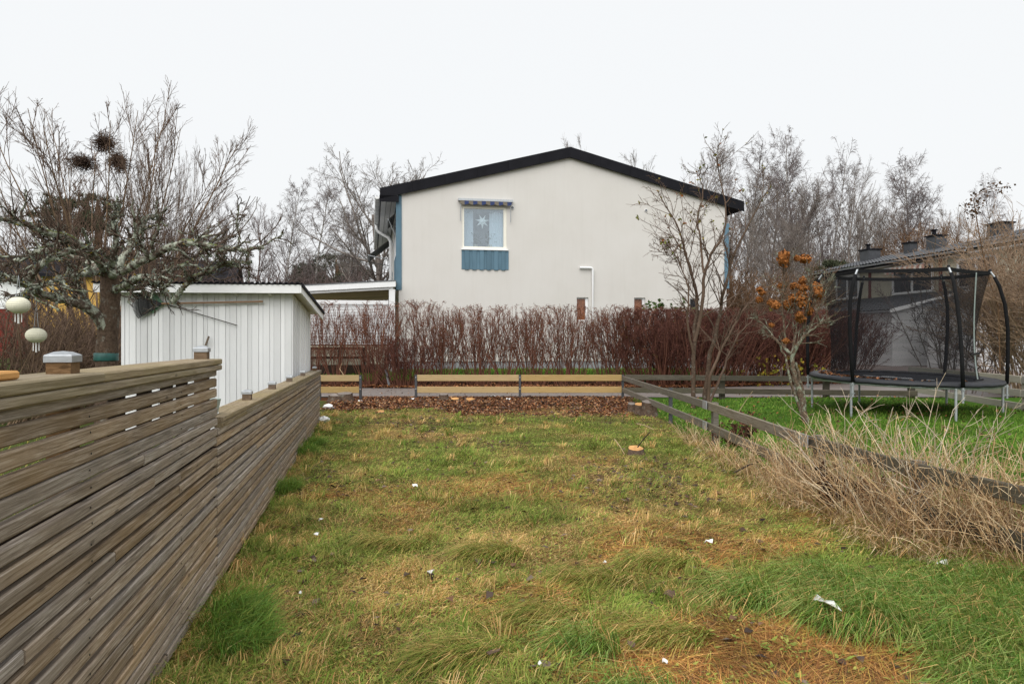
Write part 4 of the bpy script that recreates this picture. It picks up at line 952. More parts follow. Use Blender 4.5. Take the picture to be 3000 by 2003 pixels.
# left and middle background
T('fan', 1, 'bare_tree', 'tall multi stemmed bare tree fanning out behind the apple tree', 300, 24, 262, 10.3, ('bark_tan', 'bark_brown'), .4, 1.0)
T('fan', 1, 'bare_tree', 'slim bare tree right of the bird nests, branching above the shed', 475, 22, 345, 10.3, ('bark_tan', 'bark_brown'), 2.0, .36)
T('birch', 3, 'birch_tree', 'dark stemmed birch left of the big oak', 905, 48, 500, 16, BIR, .3, 1., group=GB)
T('birch', 4, 'birch_tree', 'birch third from the stucco house on its left', 830, 55, 520, 16, BIR, 1.3, .9, group=GB)
T('birch', 3, 'birch_tree', 'white trunked birch close to the open awning', 1010, 46, 560, 16, BIR, 2.1, .8, group=GB)
T('birch', 4, 'birch_tree', 'thin white birch right beside the open awning', 1050, 50, 590, 16, BIR, 3.3, .8, group=GB)
T('oak', 5, 'oak_tree', 'big spreading bare oak rising behind the house gutter', 1110, 42, 440, 12.5, ('bark_grey', 'bark_grey'), .8, 1.0)
T('tall', 6, 'bare_tree', 'bare grey tree above the right end of the shed roof', 740, 44, 575, 13, PUR, .4, .9, group=GB)
T('tall', 7, 'bare_tree', 'bare tree behind the shed, second from its right end', 660, 46, 600, 13, PUR, 1.4, .9, group=GB)
T('tall', 6, 'bare_tree', 'small bare tree above the middle of the shed roof', 590, 40, 640, 13, PUR, 2.6, .9, group=GB)
T('tall', 7, 'bare_tree', 'low bare tree between the shed and the tall fan shaped tree', 530, 48, 640, 13, GRY, 3.9, .9, group=GB)
for i, (x, Y, yt) in enumerate(((640, 36, 815), (720, 38, 790), (790, 37, 800), (880, 36, 790), (1000, 36, 800), (1085, 40, 790), (590, 38, 820))):
    T('bush', 8 + i % 2, 'thicket_shrub', '%s purplish thicket shrub from the left behind the shed and patio roof' % ('second third fourth fifth sixth seventh first'.split()[i]), x, Y, yt, 3.6, PUR, i * 1.1, 1.2, group='thicket behind the shed')
T('tall', 6, 'bare_tree', 'bare tree at the left picture edge behind the red house', 40, 50, 560, 13, GRY, .9, .9, group=GB)
# peeping over the roof, and right background
T('tall', 7, 'bare_tree', 'treetop just peeping over the roof ridge', 1712, 58, 418, 13, GRY, .2, .7, group=GB)
T('tall', 6, 'bare_tree', 'bare treetop over the right roof slope, left one of two', 1965, 52, 432, 13, GRY, 1.2, .8, group=GB)
T('tall', 7, 'bare_tree', 'bare treetop over the right roof slope, right one of two', 2040, 52, 428, 13, GRY, 2.2, .8, group=GB)
T('birch', 3, 'birch_tree', 'tall slender birch nearest the right corner of the stucco house', 2158, 56, 388, 16, BIR, 4.0, .62, group=GB)
T('birch', 4, 'birch_tree', 'tall birch second right of the stucco house', 2296, 58, 388, 16, BIR, 5.2, .72, .03, group=GB)
T('birch', 3, 'birch_tree', 'tall birch with bent tip left of the chimneys', 2402, 54, 402, 16, BIR, .7, .75, .05, group=GB)
T('birch', 4, 'birch_tree', 'wide leaning birch above the middle chimneys', 2690, 60, 415, 16, BIR, 1.9, .95, .10, group=GB)
T('birch', 3, 'birch_tree', 'birch at the right picture edge above the brown shrub', 2960, 56, 490, 16, BIR, 3.1, .7, .03, group=GB)
for i, (x, Y, yt, k) in enumerate(((2120, 50, 560, 6), (2210, 50, 500, 7), (2350, 50, 545, 6), (2475, 52, 480, 7), (2540, 54, 590, 6), (2590, 52, 600, 7), (2255, 46, 610, 7), (2330, 47, 640, 6))):
    T('tall', k, 'bare_tree', '%s bare grey tree counted rightwards between the stucco house and the chimneys' % ('first third sixth seventh eighth ninth fourth fifth'.split()[i]), x, Y, yt, 13, GRY, i * .9, .8, group=GB)
for i, (x, Y, yt, k, kd) in enumerate(((2180, 60, 430, 4, 'birch'), (2235, 62, 450, 3, 'birch'), (2330, 62, 440, 4, 'birch'), (2450, 62, 500, 3, 'birch'), (2275, 57, 520, 6, 'tall'), (2385, 58, 540, 7, 'tall'), (2430, 48, 600, 6, 'tall'), (2500, 57, 560, 7, 'tall'), (2745, 62, 520, 3, 'birch'), (2640, 62, 520, 4, 'birch'), (2860, 56, 590, 6, 'tall'))):
    T(kd, k, 'birch_tree' if kd == 'birch' else 'bare_tree', '%s tree from the left in the farther row behind the row house and the hedge' % words[i], x, Y, yt, 0, BIR if kd == 'birch' else GRY, i * 1.3, 1.0, group=GB)
for i, (x, Y, yt) in enumerate(((2700, 52, 620), (2790, 50, 640), (2640, 50, 650))):
    T('oak', 5, 'leafy_bare_tree', ('rounded brown tree behind the middle chimneys', 'rounded brown tree right of the middle chimneys', 'rounded brown tree left of the middle chimneys')[i], x, Y, yt, 12.5, ('bark_rust', 'bark_rust'), i * 2., .8)
for i, (x, Y, yt) in enumerate(((2170, 33, 770), (2240, 34, 800), (2320, 36, 780), (2100, 36, 800))):
    T('bush', 8 + i % 2, 'thicket_shrub', ('rust brown shrub right behind the stucco house corner', 'rust brown shrub behind the dried hydrangea', 'rust brown shrub left of the row house eave', 'rust brown shrub half hidden by the stucco house')[i], x, Y, yt, 3.6, ('bark_rust', 'bark_rust'), i * 1.3, 1.)

# pines
def pine(name, lab, x, Y, y0, y1, hw, n, seed):
    g = np.random.default_rng(seed); b = at(x, Y); e = empty(name, b, lab, 'tree'); z0, z1 = hgt(y1, Y), hgt(y0, Y); w = hw / 2000 * Y; zc = (z0 + z1) / 2; zh = (z1 - z0) / 2
    MB().tube([b, (b[0] + .1, b[1], zc), (b[0], b[1], z1 - .4)], [.3, .2, .05], 8).obj('trunk', 'bark_rust', e)
    k = 60; cu = nz(g.normal(0, 1, (k, 3))) * (g.uniform(.35, 1, (k, 1)) ** .5) * A3(w, w * .8, zh) + A3(b[0], b[1], zc)
    ci = g.integers(0, k, n); p = cu[ci] + nz(g.normal(0, 1, (n, 3))) * g.uniform(.1, 1, (n, 1)) * A3(.24, .24, .13) * w
    d = nz(g.normal(0, 1, (n, 3)) + A3(0, 0, .6)) * g.uniform(.15, .32, (n, 1)); s = nz(np.cross(d, g.normal(0, 1, (n, 3)))) * .035
    V = np.stack([p - s, p + s, p + d], 1).reshape(-1, 3); c = (A3(.055, .062, .036) * g.uniform(.6, 1.5, (n, 1)))[:, None] * np.ones((1, 3, 1))
    br = np.stack([np.array([A3(b[0], b[1], z0 + .3 * zh)] * k), cu], 1)
    v_, q_ = tubes(np.linspace(br[:, 0], br[:, 1], 4).transpose(1, 0, 2), np.tile(A3(.07, .05, .03, .015)[None], (k, 1)), 3); tag(place('branches', v_, 'bark_brown', e, Q=q_), kind='stuff')
    place('crown', V, 'needles', e, T=np.arange(3 * n).reshape(-1, 3), col=c.reshape(-1, 3))
pine('pine_tree', 'dark green pine crown behind the bird nest tree', 190, 40, 565, 700, 95, 4200, 1)
pine('pine_tree', 'pine behind the tall fan shaped tree, right of the nests', 285, 42, 565, 690, 65, 3000, 2)
pine('pine_tree', 'low rounded pine between the shed and the house', 985, 58, 745, 850, 110, 9000, 3)
pine('pine_tree', 'second low pine left of the rounded one', 900, 60, 770, 850, 60, 6000, 5)
pine('pine_tree', 'small dark pine behind the left end of the row house', 2440, 46, 765, 840, 60, 6000, 4)

# nests in the tall tree
for (x, y, w, h, lab) in ((305, 420, 27, 26, 'upper bird nest of the three in the tall bare tree'), (240, 477, 38, 22, 'wide bowl shaped bird nest at left in the tall bare tree'), (350, 474, 26, 28, 'right bird nest of the three in the tall bare tree')):
    Y = 23.6; c = W(x, y, Y); k = 520; g = np.random.default_rng(x); s = w / 2000 * Y * 1.35; sh = h / 2000 * Y * 1.25
    p = c + nz(g.normal(0, 1, (k, 3))) * np.abs(g.normal(.45, .3, (k, 1))) * A3(s, s, sh); d = nz(g.normal(0, 1, (k, 3)) * A3(1, 1, .55)); L = g.uniform(.15, .45, k)
    pts, rad = grow(p - d * L[:, None] * .5, d, L, np.full(k, .010), np.full(k, .005), 4, .22, 0, g); v_, q_ = tubes(pts, rad, 3)
    tag(place('bird_nest', v_, 'nest_twig', Q=q_), lab, 'nest', 'bird nests in the tall tree')

# ------------------------------------------------------------------ apple tree with lichen
YA = 8.5
apple = empty('apple_tree', (-5.05, YA, 0), 'old gnarled apple tree with lichen covered limbs behind the slat fence', 'tree')
def poly(pts, n):
    P = np.array([W(x, y, YA + dy) for x, y, dy in pts]); t = np.linspace(0, 1, len(P)); tt = np.linspace(0, 1, n)
    out = np.stack([np.interp(tt, t, P[:, i]) for i in range(3)], 1)
    for _ in range(2): out[1:-1] = (out[:-2] + out[1:-1] * 2 + out[2:]) / 4
    return out
trunk = poly([(312, 1325, 0), (311, 1100, 0), (313, 1010, 0), (318, 930, 0), (326, 870, 0), (322, 820, 0), (318, 790, 0)], 14)
limbs = [
 ([(318, 985, 0), (298, 935, -.1), (262, 900, -.2), (215, 880, -.3), (165, 870, -.4), (110, 862, -.6), (85, 835, -.8), (95, 790, -.9), (150, 755, -.9), (210, 728, -.8)], .078, .022),
 ([(110, 862, -.6), (70, 830, -.9), (40, 815, -1.2), (-40, 810, -1.5), (-120, 780, -1.6)], .04, .014),
 ([(322, 830, 0), (295, 790, .2), (235, 755, .4), (170, 735, .5), (110, 735, .6), (40, 770, .5), (-50, 800, .4)], .07, .014),
 ([(320, 800, 0), (270, 745, -.4), (200, 690, -.7), (130, 680, -.9), (60, 650, -1.1), (-40, 640, -1.3)], .065, .013),
 ([(325, 805, 0), (350, 770, .2), (385, 720, .4), (410, 670, .5), (425, 640, .6), (470, 630, .7)], .062, .013),
 ([(322, 810, 0), (375, 785, -.3), (430, 760, -.5), (500, 720, -.6), (560, 705, -.7), (640, 725, -.8), (700, 735, -.9), (770, 725, -.9)], .062, .012),
 ([(330, 850, 0), (370, 838, -.4), (400, 812, -.6), (440, 815, -.7), (480, 840, -.75), (508, 885, -.75)], .05, .016),
 ([(505, 886, -.75), (530, 850, -.8), (570, 810, -.85), (620, 790, -.9), (665, 765, -.9), (740, 770, -1.0)], .032, .010),
 ([(322, 815, 0), (330, 760, -.2), (345, 700, -.3), (330, 650, -.35), (350, 600, -.4)], .05, .012),
 ([(300, 800, 0), (250, 800, -.8), (180, 815, -1.2), (120, 835, -1.5), (60, 880, -1.6)], .035, .010),
 ([(262, 900, -.2), (235, 850, -.1), (215, 825, .0), (205, 808, .1)], .035, .012),
 ([(330, 840, 0), (400, 850, .5), (470, 800, .9), (560, 770, 1.2), (640, 690, 1.3)], .045, .012),
]
m = MB(); m.tube(trunk, np.linspace(.13, .105, 14) * (1 + .06 * np.sin(np.arange(14) * 2.1)), 14); m.obj('trunk', 'trunk_bark', apple, smooth=True)
LP = []
for pts, r0, r1 in limbs:
    P = poly(pts, 22); P[1:] += rng.normal(0, .007, (21, 3)); rr = np.linspace(r0 * .92, r1 * 1.3, 22) * (1 + .05 * np.sin(np.arange(22) * 1.7)); LP.append((P, rr))
    v_, q_ = tubes(P[None], rr[None], 9); place('limb', v_, 'apple_bark', apple, Q=q_, smooth=True)
PP = np.stack([p for p, _ in LP]); RR = np.stack([r for _, r in LP]); g = np.random.default_rng(4)
b1 = level((PP, RR), 13, .25, 1, 1.0, .25, .24, .55, 8, .30, .05, .011, .2, g)
b2 = level(b1, 5, .15, 1, .95, .3, .40, .6, 6, .30, .06, .0065, .3, g)
b3 = level(b2, 3, .2, 1, .9, .3, .5, .8, 4, .25, .04, .005, .3, g)
v_, q_ = tubes(b1[0], b1[1], 5); tag(place('branches', v_, 'apple_bark', apple, Q=q_), kind='stuff')
v_, q_ = join([tubes(b2[0], b2[1], 4), tubes(b3[0], b3[1], 3)]); place('crown', v_, 'apple_twig', apple, Q=q_)
up = level((PP, RR), 7, .3, .95, .9, .3, .30, .3, 7, .12, .22, .006, .2, g); up2 = level(up, 5, .3, 1, .5, .2, .3, .7, 4, .15, .1, .004, .3, g)
v_, q_ = join([tubes(up[0], up[1], 4), tubes(up2[0], up2[1], 3)]); tag(place('shoots', v_, 'apple_twig', apple, Q=q_), kind='stuff')
# lichen tufts: tiny crinkled flakes standing on limbs and branches
def flakes(pts, rad, k, size, g):
    P, n, _ = pts.shape; i = g.integers(0, P, k); x = g.uniform(0, n - 1.001, k); j = x.astype(int); f = (x - j)[:, None]
    c = pts[i, j] * (1 - f) + pts[i, j + 1] * f; r = rad[i, j]; nrm = nz(g.normal(0, 1, (k, 3)) + A3(0, 0, .3)); c = c + nrm * r[:, None] * .95
    a = nz(np.cross(nrm, g.normal(0, 1, (k, 3)))) * size * g.uniform(.5, 1.4, (k, 1)); b = nrm * size * g.uniform(.5, 1.3, (k, 1))
    V = np.stack([c - a, c + a, c + a * .8 + b, c - a * .9 + b * 1.1], 1).reshape(-1, 3)
    col = (A3(.235, .265, .215) * g.uniform(.6, 1.25, (k, 1)))[:, None] * np.ones((1, 4, 1)); ye = g.random(k) < .04; col[ye] = A3(.34, .25, .03)
    return V, np.arange(4 * k).reshape(-1, 4), col.reshape(-1, 3)
V1, Q1, c1 = flakes(PP, RR, 5200, .013, g); V2, Q2, c2 = flakes(b1[0], b1[1], 5200, .011, g)
tag(place('lichen', np.concatenate([V1, V2]), 'sprig_leaf', apple, Q=np.concatenate([Q1, Q2 + len(V1)]), col=np.concatenate([c1, c2])), kind='stuff')
bp = W(311, 1045, YA); MB().lathe([(.134, -.05), (.140, -.04), (.136, .0), (.138, .04), (.131, .05)], bp, 20).obj('tape_collar', 'green_tape', apple, smooth=True)
# lanterns
def lantern(x, y, dpx, Y, ytop, lab):
    c = W(x, y, Y); r_ = dpx / 2 / 2000 * Y; e = empty('paper_lantern', c - A3(0, 0, r_), lab, 'lantern', None); n = 22; prof = []
    for i in range(n + 1):
        a = math.pi * (.09 + .82 * i / n) - math.pi / 2; prof.append((r_ * math.cos(a) * (1 - .022 * (i % 2)), r_ * .80 * math.sin(a)))
    MB().lathe(prof, c, 28).obj('shade', 'lantern_paper', e)
    tz = prof[-1][1]; tr_ = prof[-1][0]; MB().lathe([(tr_ * 1.05, tz - .004), (tr_ * 1.08, tz + .008), (tr_ * .6, tz + .012)], c, 20).obj('top_cap', 'black_plastic', e)
    tp = W(x, ytop, Y)
    for s in (-1, 1): MB().tube([c + A3(s * tr_ * .8, 0, tz + .01), tp], .0022, 5).obj('cord', 'galvanised', e)
    for k in range(4):
        an = k * math.pi / 2 + .5; q = c + A3(math.cos(an) * tr_ * .9, math.sin(an) * tr_ * .9, prof[0][1]); MB().tube([q, q - A3(0, 0, .085 + .015 * (k % 2))], .0042, 6).obj('tassel', 'star_paper', e)
lantern(54, 894, 62, 6.7, 806, 'upper round paper lantern with tassels, at the left picture edge')
lantern(106, 982, 55, 7.0, 880, 'lower round paper lantern with tassels, beside the tree trunk')

# ------------------------------------------------------------------ shrubs behind the slat fence (left)
def stem_shrub(name, lab, base, k, spread, hgt_, lean, r, mats, seed, kids=(7, 5), group=None, droop=.0, leaves=None, r2=.004, wob=.05):
    g = np.random.default_rng(seed); an = g.uniform(0, 2 * math.pi, k); rr = np.sqrt(g.random(k)) * spread; b = np.array(base, float)
    s = b + np.stack([np.cos(an) * rr, np.sin(an) * rr, np.zeros(k)], 1); d = np.stack([np.cos(an) * rr / spread * .35 + lean[0], np.sin(an) * rr / spread * .35 + lean[1], np.ones(k)], 1) + g.normal(0, .12, (k, 3))
    l0 = grow(s, d, hgt_ * g.uniform(.65, 1.1, k), r * g.uniform(.7, 1.2, k), np.full(k, r * .3), 8, wob, -droop, g)
    l1 = level(l0, kids[0], .25, 1, .5, .2, .36, .6, 5, .1, .02, r2 * 1.3, .4, g); l2 = level(l1, kids[1], .2, 1, .55, .25, .5, .7, 4, .13, .01, r2, .4, g)
    e = empty(name, base, lab, 'shrub', group); v_, q_ = tubes(l0[0], l0[1], 5); place('stems', v_, mats[0], e, Q=q_, smooth=True); v_, q_ = join([tubes(l1[0], l1[1], 3), tubes(l2[0], l2[1], 3)]); place('twigs', v_, mats[1], e, Q=q_)
    return e, l0, l1, l2
for i, (x, Y, h_) in enumerate(((-30, 11.0, 2.0), (60, 11.8, 2.1), (140, 12.6, 2.1), (220, 13.2, 2.0), (280, 14.0, 2.0))):
    stem_shrub('arching_shrub', '%s tan stemmed shrub from the left behind the slat fence' % ('first second third fourth fifth'.split()[i]), at(x, Y), 46, .7, h_, (.35, 0), .014, ('bark_tan', 'bark_brown'), 60 + i, (6, 5), 'shrubs behind the slat fence', wob=.06)
for i, x in enumerate((120, 230, 330)): T('bush', 8 + i % 2, 'thicket_shrub', ('dense brown thicket behind the lanterns', 'dense brown thicket left of the apple trunk', 'dense brown thicket between apple trunk and shed')[i], x, 19, (860, 880, 900)[i], 3.6, BRN, i * 1.7, .55)

# ------------------------------------------------------------------ hedge along the path
def hedge_mesh(seed, dense):
    g = np.random.default_rng(seed); k = 25 if not dense else 60; s = np.stack([g.normal(0, .13 if not dense else .34, k), g.normal(0, .10, k), np.zeros(k)], 1); d = np.stack([s[:, 0] * (2.0 if not dense else 1.1) + g.normal(0, .10, k), s[:, 1] * 1.5 + g.normal(0, .1, k), np.ones(k)], 1)
    l0 = grow(s, d, g.uniform(2.0, 2.75, k), g.uniform(.010, .021, k), np.full(k, .006), 9, .075, .045, g)
    l1 = level(l0, 7, .25, .98, .45, .16, .34, .6, 5, .12, .08, .006, .45, g); l2 = level(l1, 5 if not dense else 8, .15, 1, .5, .25, .42, .75, 4, .14, .06, .0045, .3, g)
    out = []
    for p, r in (l0, l1, l2):
        top = 2.36 + .20 * vnoise(p[..., 0], p[..., 1], .13, seed); p = p.copy(); p[..., 2] = np.minimum(p[..., 2], top + (p[..., 2] - top) * .22); out.append((p, r))
    a = tubes(out[0][0], out[0][1], 4); b = join([tubes(out[1][0], out[1][1], 3), tubes(out[2][0], out[2][1], 3)])
    tips = out[2][0][:, 1:].reshape(-1, 3); nl = (1700 if not dense else 9000); c = tips[g.integers(0, len(tips), nl)] + g.normal(0, .02, (nl, 3)); u = nz(g.normal(0, 1, (nl, 3))) * g.uniform(.010, .022, (nl, 1)); w = nz(np.cross(u, g.normal(0, 1, (nl, 3)))) * g.uniform(.006, .014, (nl, 1))
    V = np.stack([c - u, c + w, c + u, c - w], 1).reshape(-1, 3); colr = A3(.21, .085, .055) * g.uniform(.5, 1.6, (nl, 1)) if not dense else A3(.135, .056, .043) * g.uniform(.5, 1.5, (nl, 1))
    gr = g.random(nl) < (.06 if not dense else .01); colr[gr] = A3(.17, .16, .03)
    la = raw_mesh('stems', *a, smooth=True); la.materials.append(MATS['hedge_bark']); lb = raw_mesh('twigs', *b); lb.materials.append(MATS['hedge_bark' if not dense else 'hedge_dense'])
    lc = raw_mesh('leaves', V, np.arange(4 * nl).reshape(-1, 4), col=(colr[:, None] * np.ones((1, 4, 1))).reshape(-1, 3)); lc.materials.append(MATS['leaf_dead'])
    return la, lb, lc
HM = [hedge_mesh(100 + i, False) for i in range(4)]; HDn = [hedge_mesh(120 + i, True) for i in range(2)]
hx = [918, 985, 1088, 1116, 1228, 1284, 1312, 1392, 1420, 1482, 1552, 1580, 1650, 1690, 1775, 1805, 1850]
for i, x in enumerate(hx):
    Y = 20.75 + .12 * math.sin(i * 2.1); b = at(x, Y); e = empty('hedge_shrub', (b[0], b[1], b[2] + .06), '%s bare reddish brown hedge shrub along the path counting from the shed' % words[i], 'shrub', 'hedge shrubs along the path')
    hs_ = {1085: 1.05, 1130: 1.06}.get(x, 1.0 + .03 * math.sin(i * 3.3)); ws = .70 + .16 * ((i * 7) % 5) / 4
    if x in (1175,): continue
    for nm, me in zip(('stems', 'twigs', 'leaves'), HM[i % 4]):
        o = bpy.data.objects.new(nm, me); link(o); o.parent = e
    e.scale = (ws * .92 * (1 if i % 2 else -1), ws, hs_ * (.94 if x > 1300 else 1)); e.rotation_euler = (0, 0, .5 * math.sin(i))
hd = [1905, 1955, 2010, 2065, 2120, 2180, 2240, 2300, 2355, 2410, 2470]
for i, x in enumerate(hd):
    Y = 20.75 + .1 * math.sin(i * 1.7) + .35 * max(0, i - 3) ** .8; b = at(x, Y); e = empty('hedge_shrub', (b[0], b[1], b[2] + .05), '%s dense dark brown hedge shrub counting right from the last yellow fence post' % words[i], 'shrub', 'dense hedge shrubs on the right')
    for nm, me in zip(('stems', 'twigs', 'leaves'), HDn[i % 2]):
        o = bpy.data.objects.new(nm, me); link(o); o.parent = e
    e.scale = (.95, 1, .93); e.rotation_euler = (0, 0, i * 1.3)
b = at(1180, 20.3); e = empty('hedge_shrub', b, 'small low rounded bush in the hedge behind the gap in the rail fence', 'shrub')
for nm, me in zip(('stems', 'twigs', 'leaves'), HDn[1]):
    o = bpy.data.objects.new(nm, me); link(o); o.parent = e
e.scale = (.62, .7, .60)
tag(MB().tube([W(1140, 1128, 20.2), W(1130, 1083, 20.35)], .035, 6).obj('leaning_post', 'grey_steel'), 'short grey metal post leaning in the hedge', 'post')

# ------------------------------------------------------------------ trees in the neighbouring garden
def leafy(pts, n, size, cols, g):
    c = pts[g.integers(0, len(pts), n)] + g.normal(0, .012, (n, 3)); u = nz(g.normal(0, 1, (n, 3)) - A3(0, 0, .7)) * size * g.uniform(.7, 1.3, (n, 1)); w = nz(np.cross(u, g.normal(0, 1, (n, 3)))) * size * .38
    V = np.stack([c, c + u * .5 + w, c + u, c + u * .5 - w], 1).reshape(-1, 3); col = np.array(cols)[g.integers(0, len(cols), n)] * g.uniform(.7, 1.3, (n, 1))
    return V, np.arange(4 * n).reshape(-1, 4), (col[:, None] * np.ones((1, 4, 1))).reshape(-1, 3)
YS = 14.0; g = np.random.default_rng(12); bt = at(2050, YS); sap = empty('small_tree', bt, 'multi stemmed bare garden tree with a few yellow leaves beside the house corner', 'tree')
def polyY(pts, n, Y0):
    P = np.array([W(x, y, Y0 + dy) for x, y, dy in pts]); t = np.linspace(0, 1, len(P)); tt = np.linspace(0, 1, n); out = np.stack([np.interp(tt, t, P[:, i]) for i in range(3)], 1)
    for _ in range(2): out[1:-1] = (out[:-2] + out[1:-1] * 2 + out[2:]) / 4
    return out
stems = [([(2032, 1200, 0), (2030, 1080, 0), (2035, 960, 0), (2045, 880, .1), (2038, 830, .1), (2010, 750, .2), (1990, 670, .3), (1950, 600, .4), (1925, 560, .5)], .06, .010),
 ([(2035, 1000, 0), (2060, 900, -.1), (2062, 800, -.2), (2085, 740, -.2), (2120, 690, -.2), (2132, 610, -.2), (2100, 500, -.2), (2100, 425, -.3)], .05, .006),
 ([(2068, 1200, .1), (2066, 1100, .1), (2090, 1000, .1), (2110, 900, .1), (2130, 820, 0), (2150, 740, 0), (2190, 660, .1), (2230, 590, .2), (2260, 540, .2)], .065, .009),
 ([(2072, 1195, 0), (2085, 1080, -.2), (2130, 990, -.3), (2180, 900, -.4), (2240, 850, -.5), (2300, 790, -.5)], .045, .008),
 ([(2045, 880, .1), (2020, 780, -.2), (2000, 700, -.4), (1960, 760, -.5), (1930, 700, -.5)], .03, .007),
 ([(2032, 1040, 0), (2010, 930, -.3), (2020, 850, -.4), (2000, 790, -.5), (1960, 720, -.6)], .03, .007),
 ([(2062, 800, -.2), (2050, 700, -.2), (2045, 620, -.2), (2065, 560, -.2), (2040, 500, -.3)], .03, .006),
 ([(2075, 1190, .1), (2120, 1080, .4), (2160, 980, .6), (2210, 930, .7), (2270, 900, .8)], .035, .008)]
SP = []
for pts, r0, r1 in stems:
    P = polyY(pts, 20, YS); P[1:] += g.normal(0, .012, (19, 3)); rr = np.linspace(r0, r1, 20) * .82; SP.append((P, rr)); v_, q_ = tubes(P[None], rr[None], 8); place('trunk', v_, 'bark_brown' if r0 < .06 else 'trunk_bark', sap, Q=q_, smooth=True)
PPs = np.stack([p for p, _ in SP]); RRs = np.stack([r for _, r in SP])
b1 = level((PPs, RRs), 20, .28, .97, .75, .2, .24, .45, 8, .10, .015, .005, .4, g); b2 = level(b1, 6, .15, 1, .7, .25, .42, .6, 5, .13, .02, .0042, .3, g); b3 = level(b2, 2, .2, 1, .6, .25, .5, .8, 4, .12, 0, .0034, .3, g)
v_, q_ = join([tubes(b1[0], b1[1], 4), tubes(b2[0], b2[1], 3), tubes(b3[0], b3[1], 3)]); place('crown', v_, 'bark_brown', sap, Q=q_)
tp = b1[0][:, -1]; tp = tp[tp[:, 2] > 3.2]; V, Q, c = leafy(np.concatenate([tp, PPs[:, -3:].reshape(-1, 3)]), 170, .065, [(.25, .22, .03), (.14, .16, .03), (.28, .10, .03), (.2, .16, .04)], g); tag(place('leaves', V, 'sprig_leaf', sap, Q=Q, col=c), kind='stuff')

YH = 11.1; g = np.random.default_rng(15); hy = empty('hydrangea_tree', at(2362, YH), 'lichen grown hydrangea with dried orange brown flower heads', 'shrub')
hs_l = [([(2365, 1250, 0), (2352, 1190, 0), (2335, 1130, 0), (2322, 1080, 0), (2320, 1040, 0)], .055, .035), ([(2362, 1250, 0), (2352, 1150, .05), (2338, 1090, .05), (2330, 1060, .05)], .03, .02), ([(2358, 1245, 0), (2312, 1110, -.05), (2302, 1050, 0), (2285, 1010, 0)], .022, .015),
 ([(2320, 1045, 0), (2340, 1005, -.1), (2370, 970, -.2), (2410, 945, -.3), (2450, 920, -.4)], .034, .009), ([(2320, 1040, 0), (2295, 1020, .1), (2270, 990, .2), (2240, 955, .3), (2215, 930, .3)], .03, .008), ([(2318, 1040, 0), (2330, 980, .2), (2335, 930, .3), (2345, 880, .3), (2350, 800, .3)], .026, .007),
 ([(2370, 970, -.2), (2400, 900, -.2), (2420, 850, -.25), (2440, 800, -.3)], .018, .005), ([(2300, 1025, .1), (2300, 960, .1), (2290, 900, .1), (2295, 800, .1), (2296, 770, .1)], .02, .006), ([(2345, 1000, 0), (2360, 920, -.3), (2375, 860, -.4), (2385, 800, -.4)], .02, .006)]
HPp = []
for pts, r0, r1 in hs_l:
    P = polyY(pts, 14, YH); P[1:] += g.normal(0, .008, (13, 3)); rr = np.linspace(r0, r1, 14); HPp.append((P, rr)); v_, q_ = tubes(P[None], rr[None], 7); place('trunk', v_, 'hydrangea_bark', hy, Q=q_, smooth=True)
PPh = np.stack([p for p, _ in HPp[3:]]); RRh = np.stack([r for _, r in HPp[3:]])
b1 = level((PPh, RRh), 16, .2, 1, .7, .2, .42, .5, 6, .11, .05, .0055, .4, g); b2 = level(b1, 6, .2, 1, .65, .25, .4, .7, 4, .13, .04, .0038, .3, g)
v_, q_ = join([tubes(b1[0], b1[1], 4), tubes(b2[0], b2[1], 3)]); place('crown', v_, 'hydrangea_bark', hy, Q=q_)
heads = [(2296, 758, 15, 20), (2359, 758, 17, 12), (2353, 823, 11, 10), (2328, 838, 13, 9), (2354, 843, 13, 9), (2388, 842, 16, 12), (2398, 861, 17, 13), (2326, 873, 13, 11), (2350, 862, 13, 10), (2353, 884, 16, 17), (2308, 893, 15, 13), (2272, 894, 12, 10), (2258, 886, 9, 9), (2225, 847, 9, 7), (2233, 858, 9, 7), (2224, 878, 9, 8), (2344, 933, 13, 11), (2369, 910, 11, 12), (2342, 922, 10, 9), (2288, 836, 8, 7), (2303, 999, 9, 7), (2335, 757, 8, 8), (2260, 952, 7, 6)]
def floret_mesh(seed):
    g = np.random.default_rng(seed); n = 300; d = nz(g.normal(0, 1, (n, 3))); r = g.uniform(.6, 1.15, (n, 1)) * (1 + .16 * np.sin(d[:, :1] * 7 + seed) * np.cos(d[:, 2:] * 6)); c = d * r; nn = nz(d + g.normal(0, .45, (n, 3))); u = nz(np.cross(nn, g.normal(0, 1, (n, 3)))) * g.uniform(.16, .30, (n, 1)); w = np.cross(nn, u)
    V = np.stack([c - u, c + w + nn * .05, c + u, c - w + nn * .05], 1).reshape(-1, 3); me = raw_mesh('flower_head', V, np.arange(4 * n).reshape(-1, 4)); me.materials.append(MATS['flower_dry']); return me
FM = [floret_mesh(i) for i in range(3)]
for i, (x, y, rx, ry) in enumerate(heads):
    Y = YH + .35 * math.sin(i * 2.7); c = W(x, y, Y); o = bpy.data.objects.new('flower_head', FM[i % 3]); link(o); o.parent = hy; o.location = c - BASE[hy.name]; s = Y / 2000 * 1.08; o.scale = (rx * s, (rx + ry) / 2 * s, ry * s); o.rotation_euler = (0, 0, i * 1.1)
    dn = PPh.reshape(-1, 3); j = dn[np.argmin(np.linalg.norm(dn - c - A3(0, 0, .1), axis=1))]; P = np.linspace(j, c, 5); P[1:4] += g.normal(0, .015, (3, 3)); MB().tube(P, [.006, .0055, .005, .0045, .004], 5).obj('flower_stalk', 'bark_rust', hy)

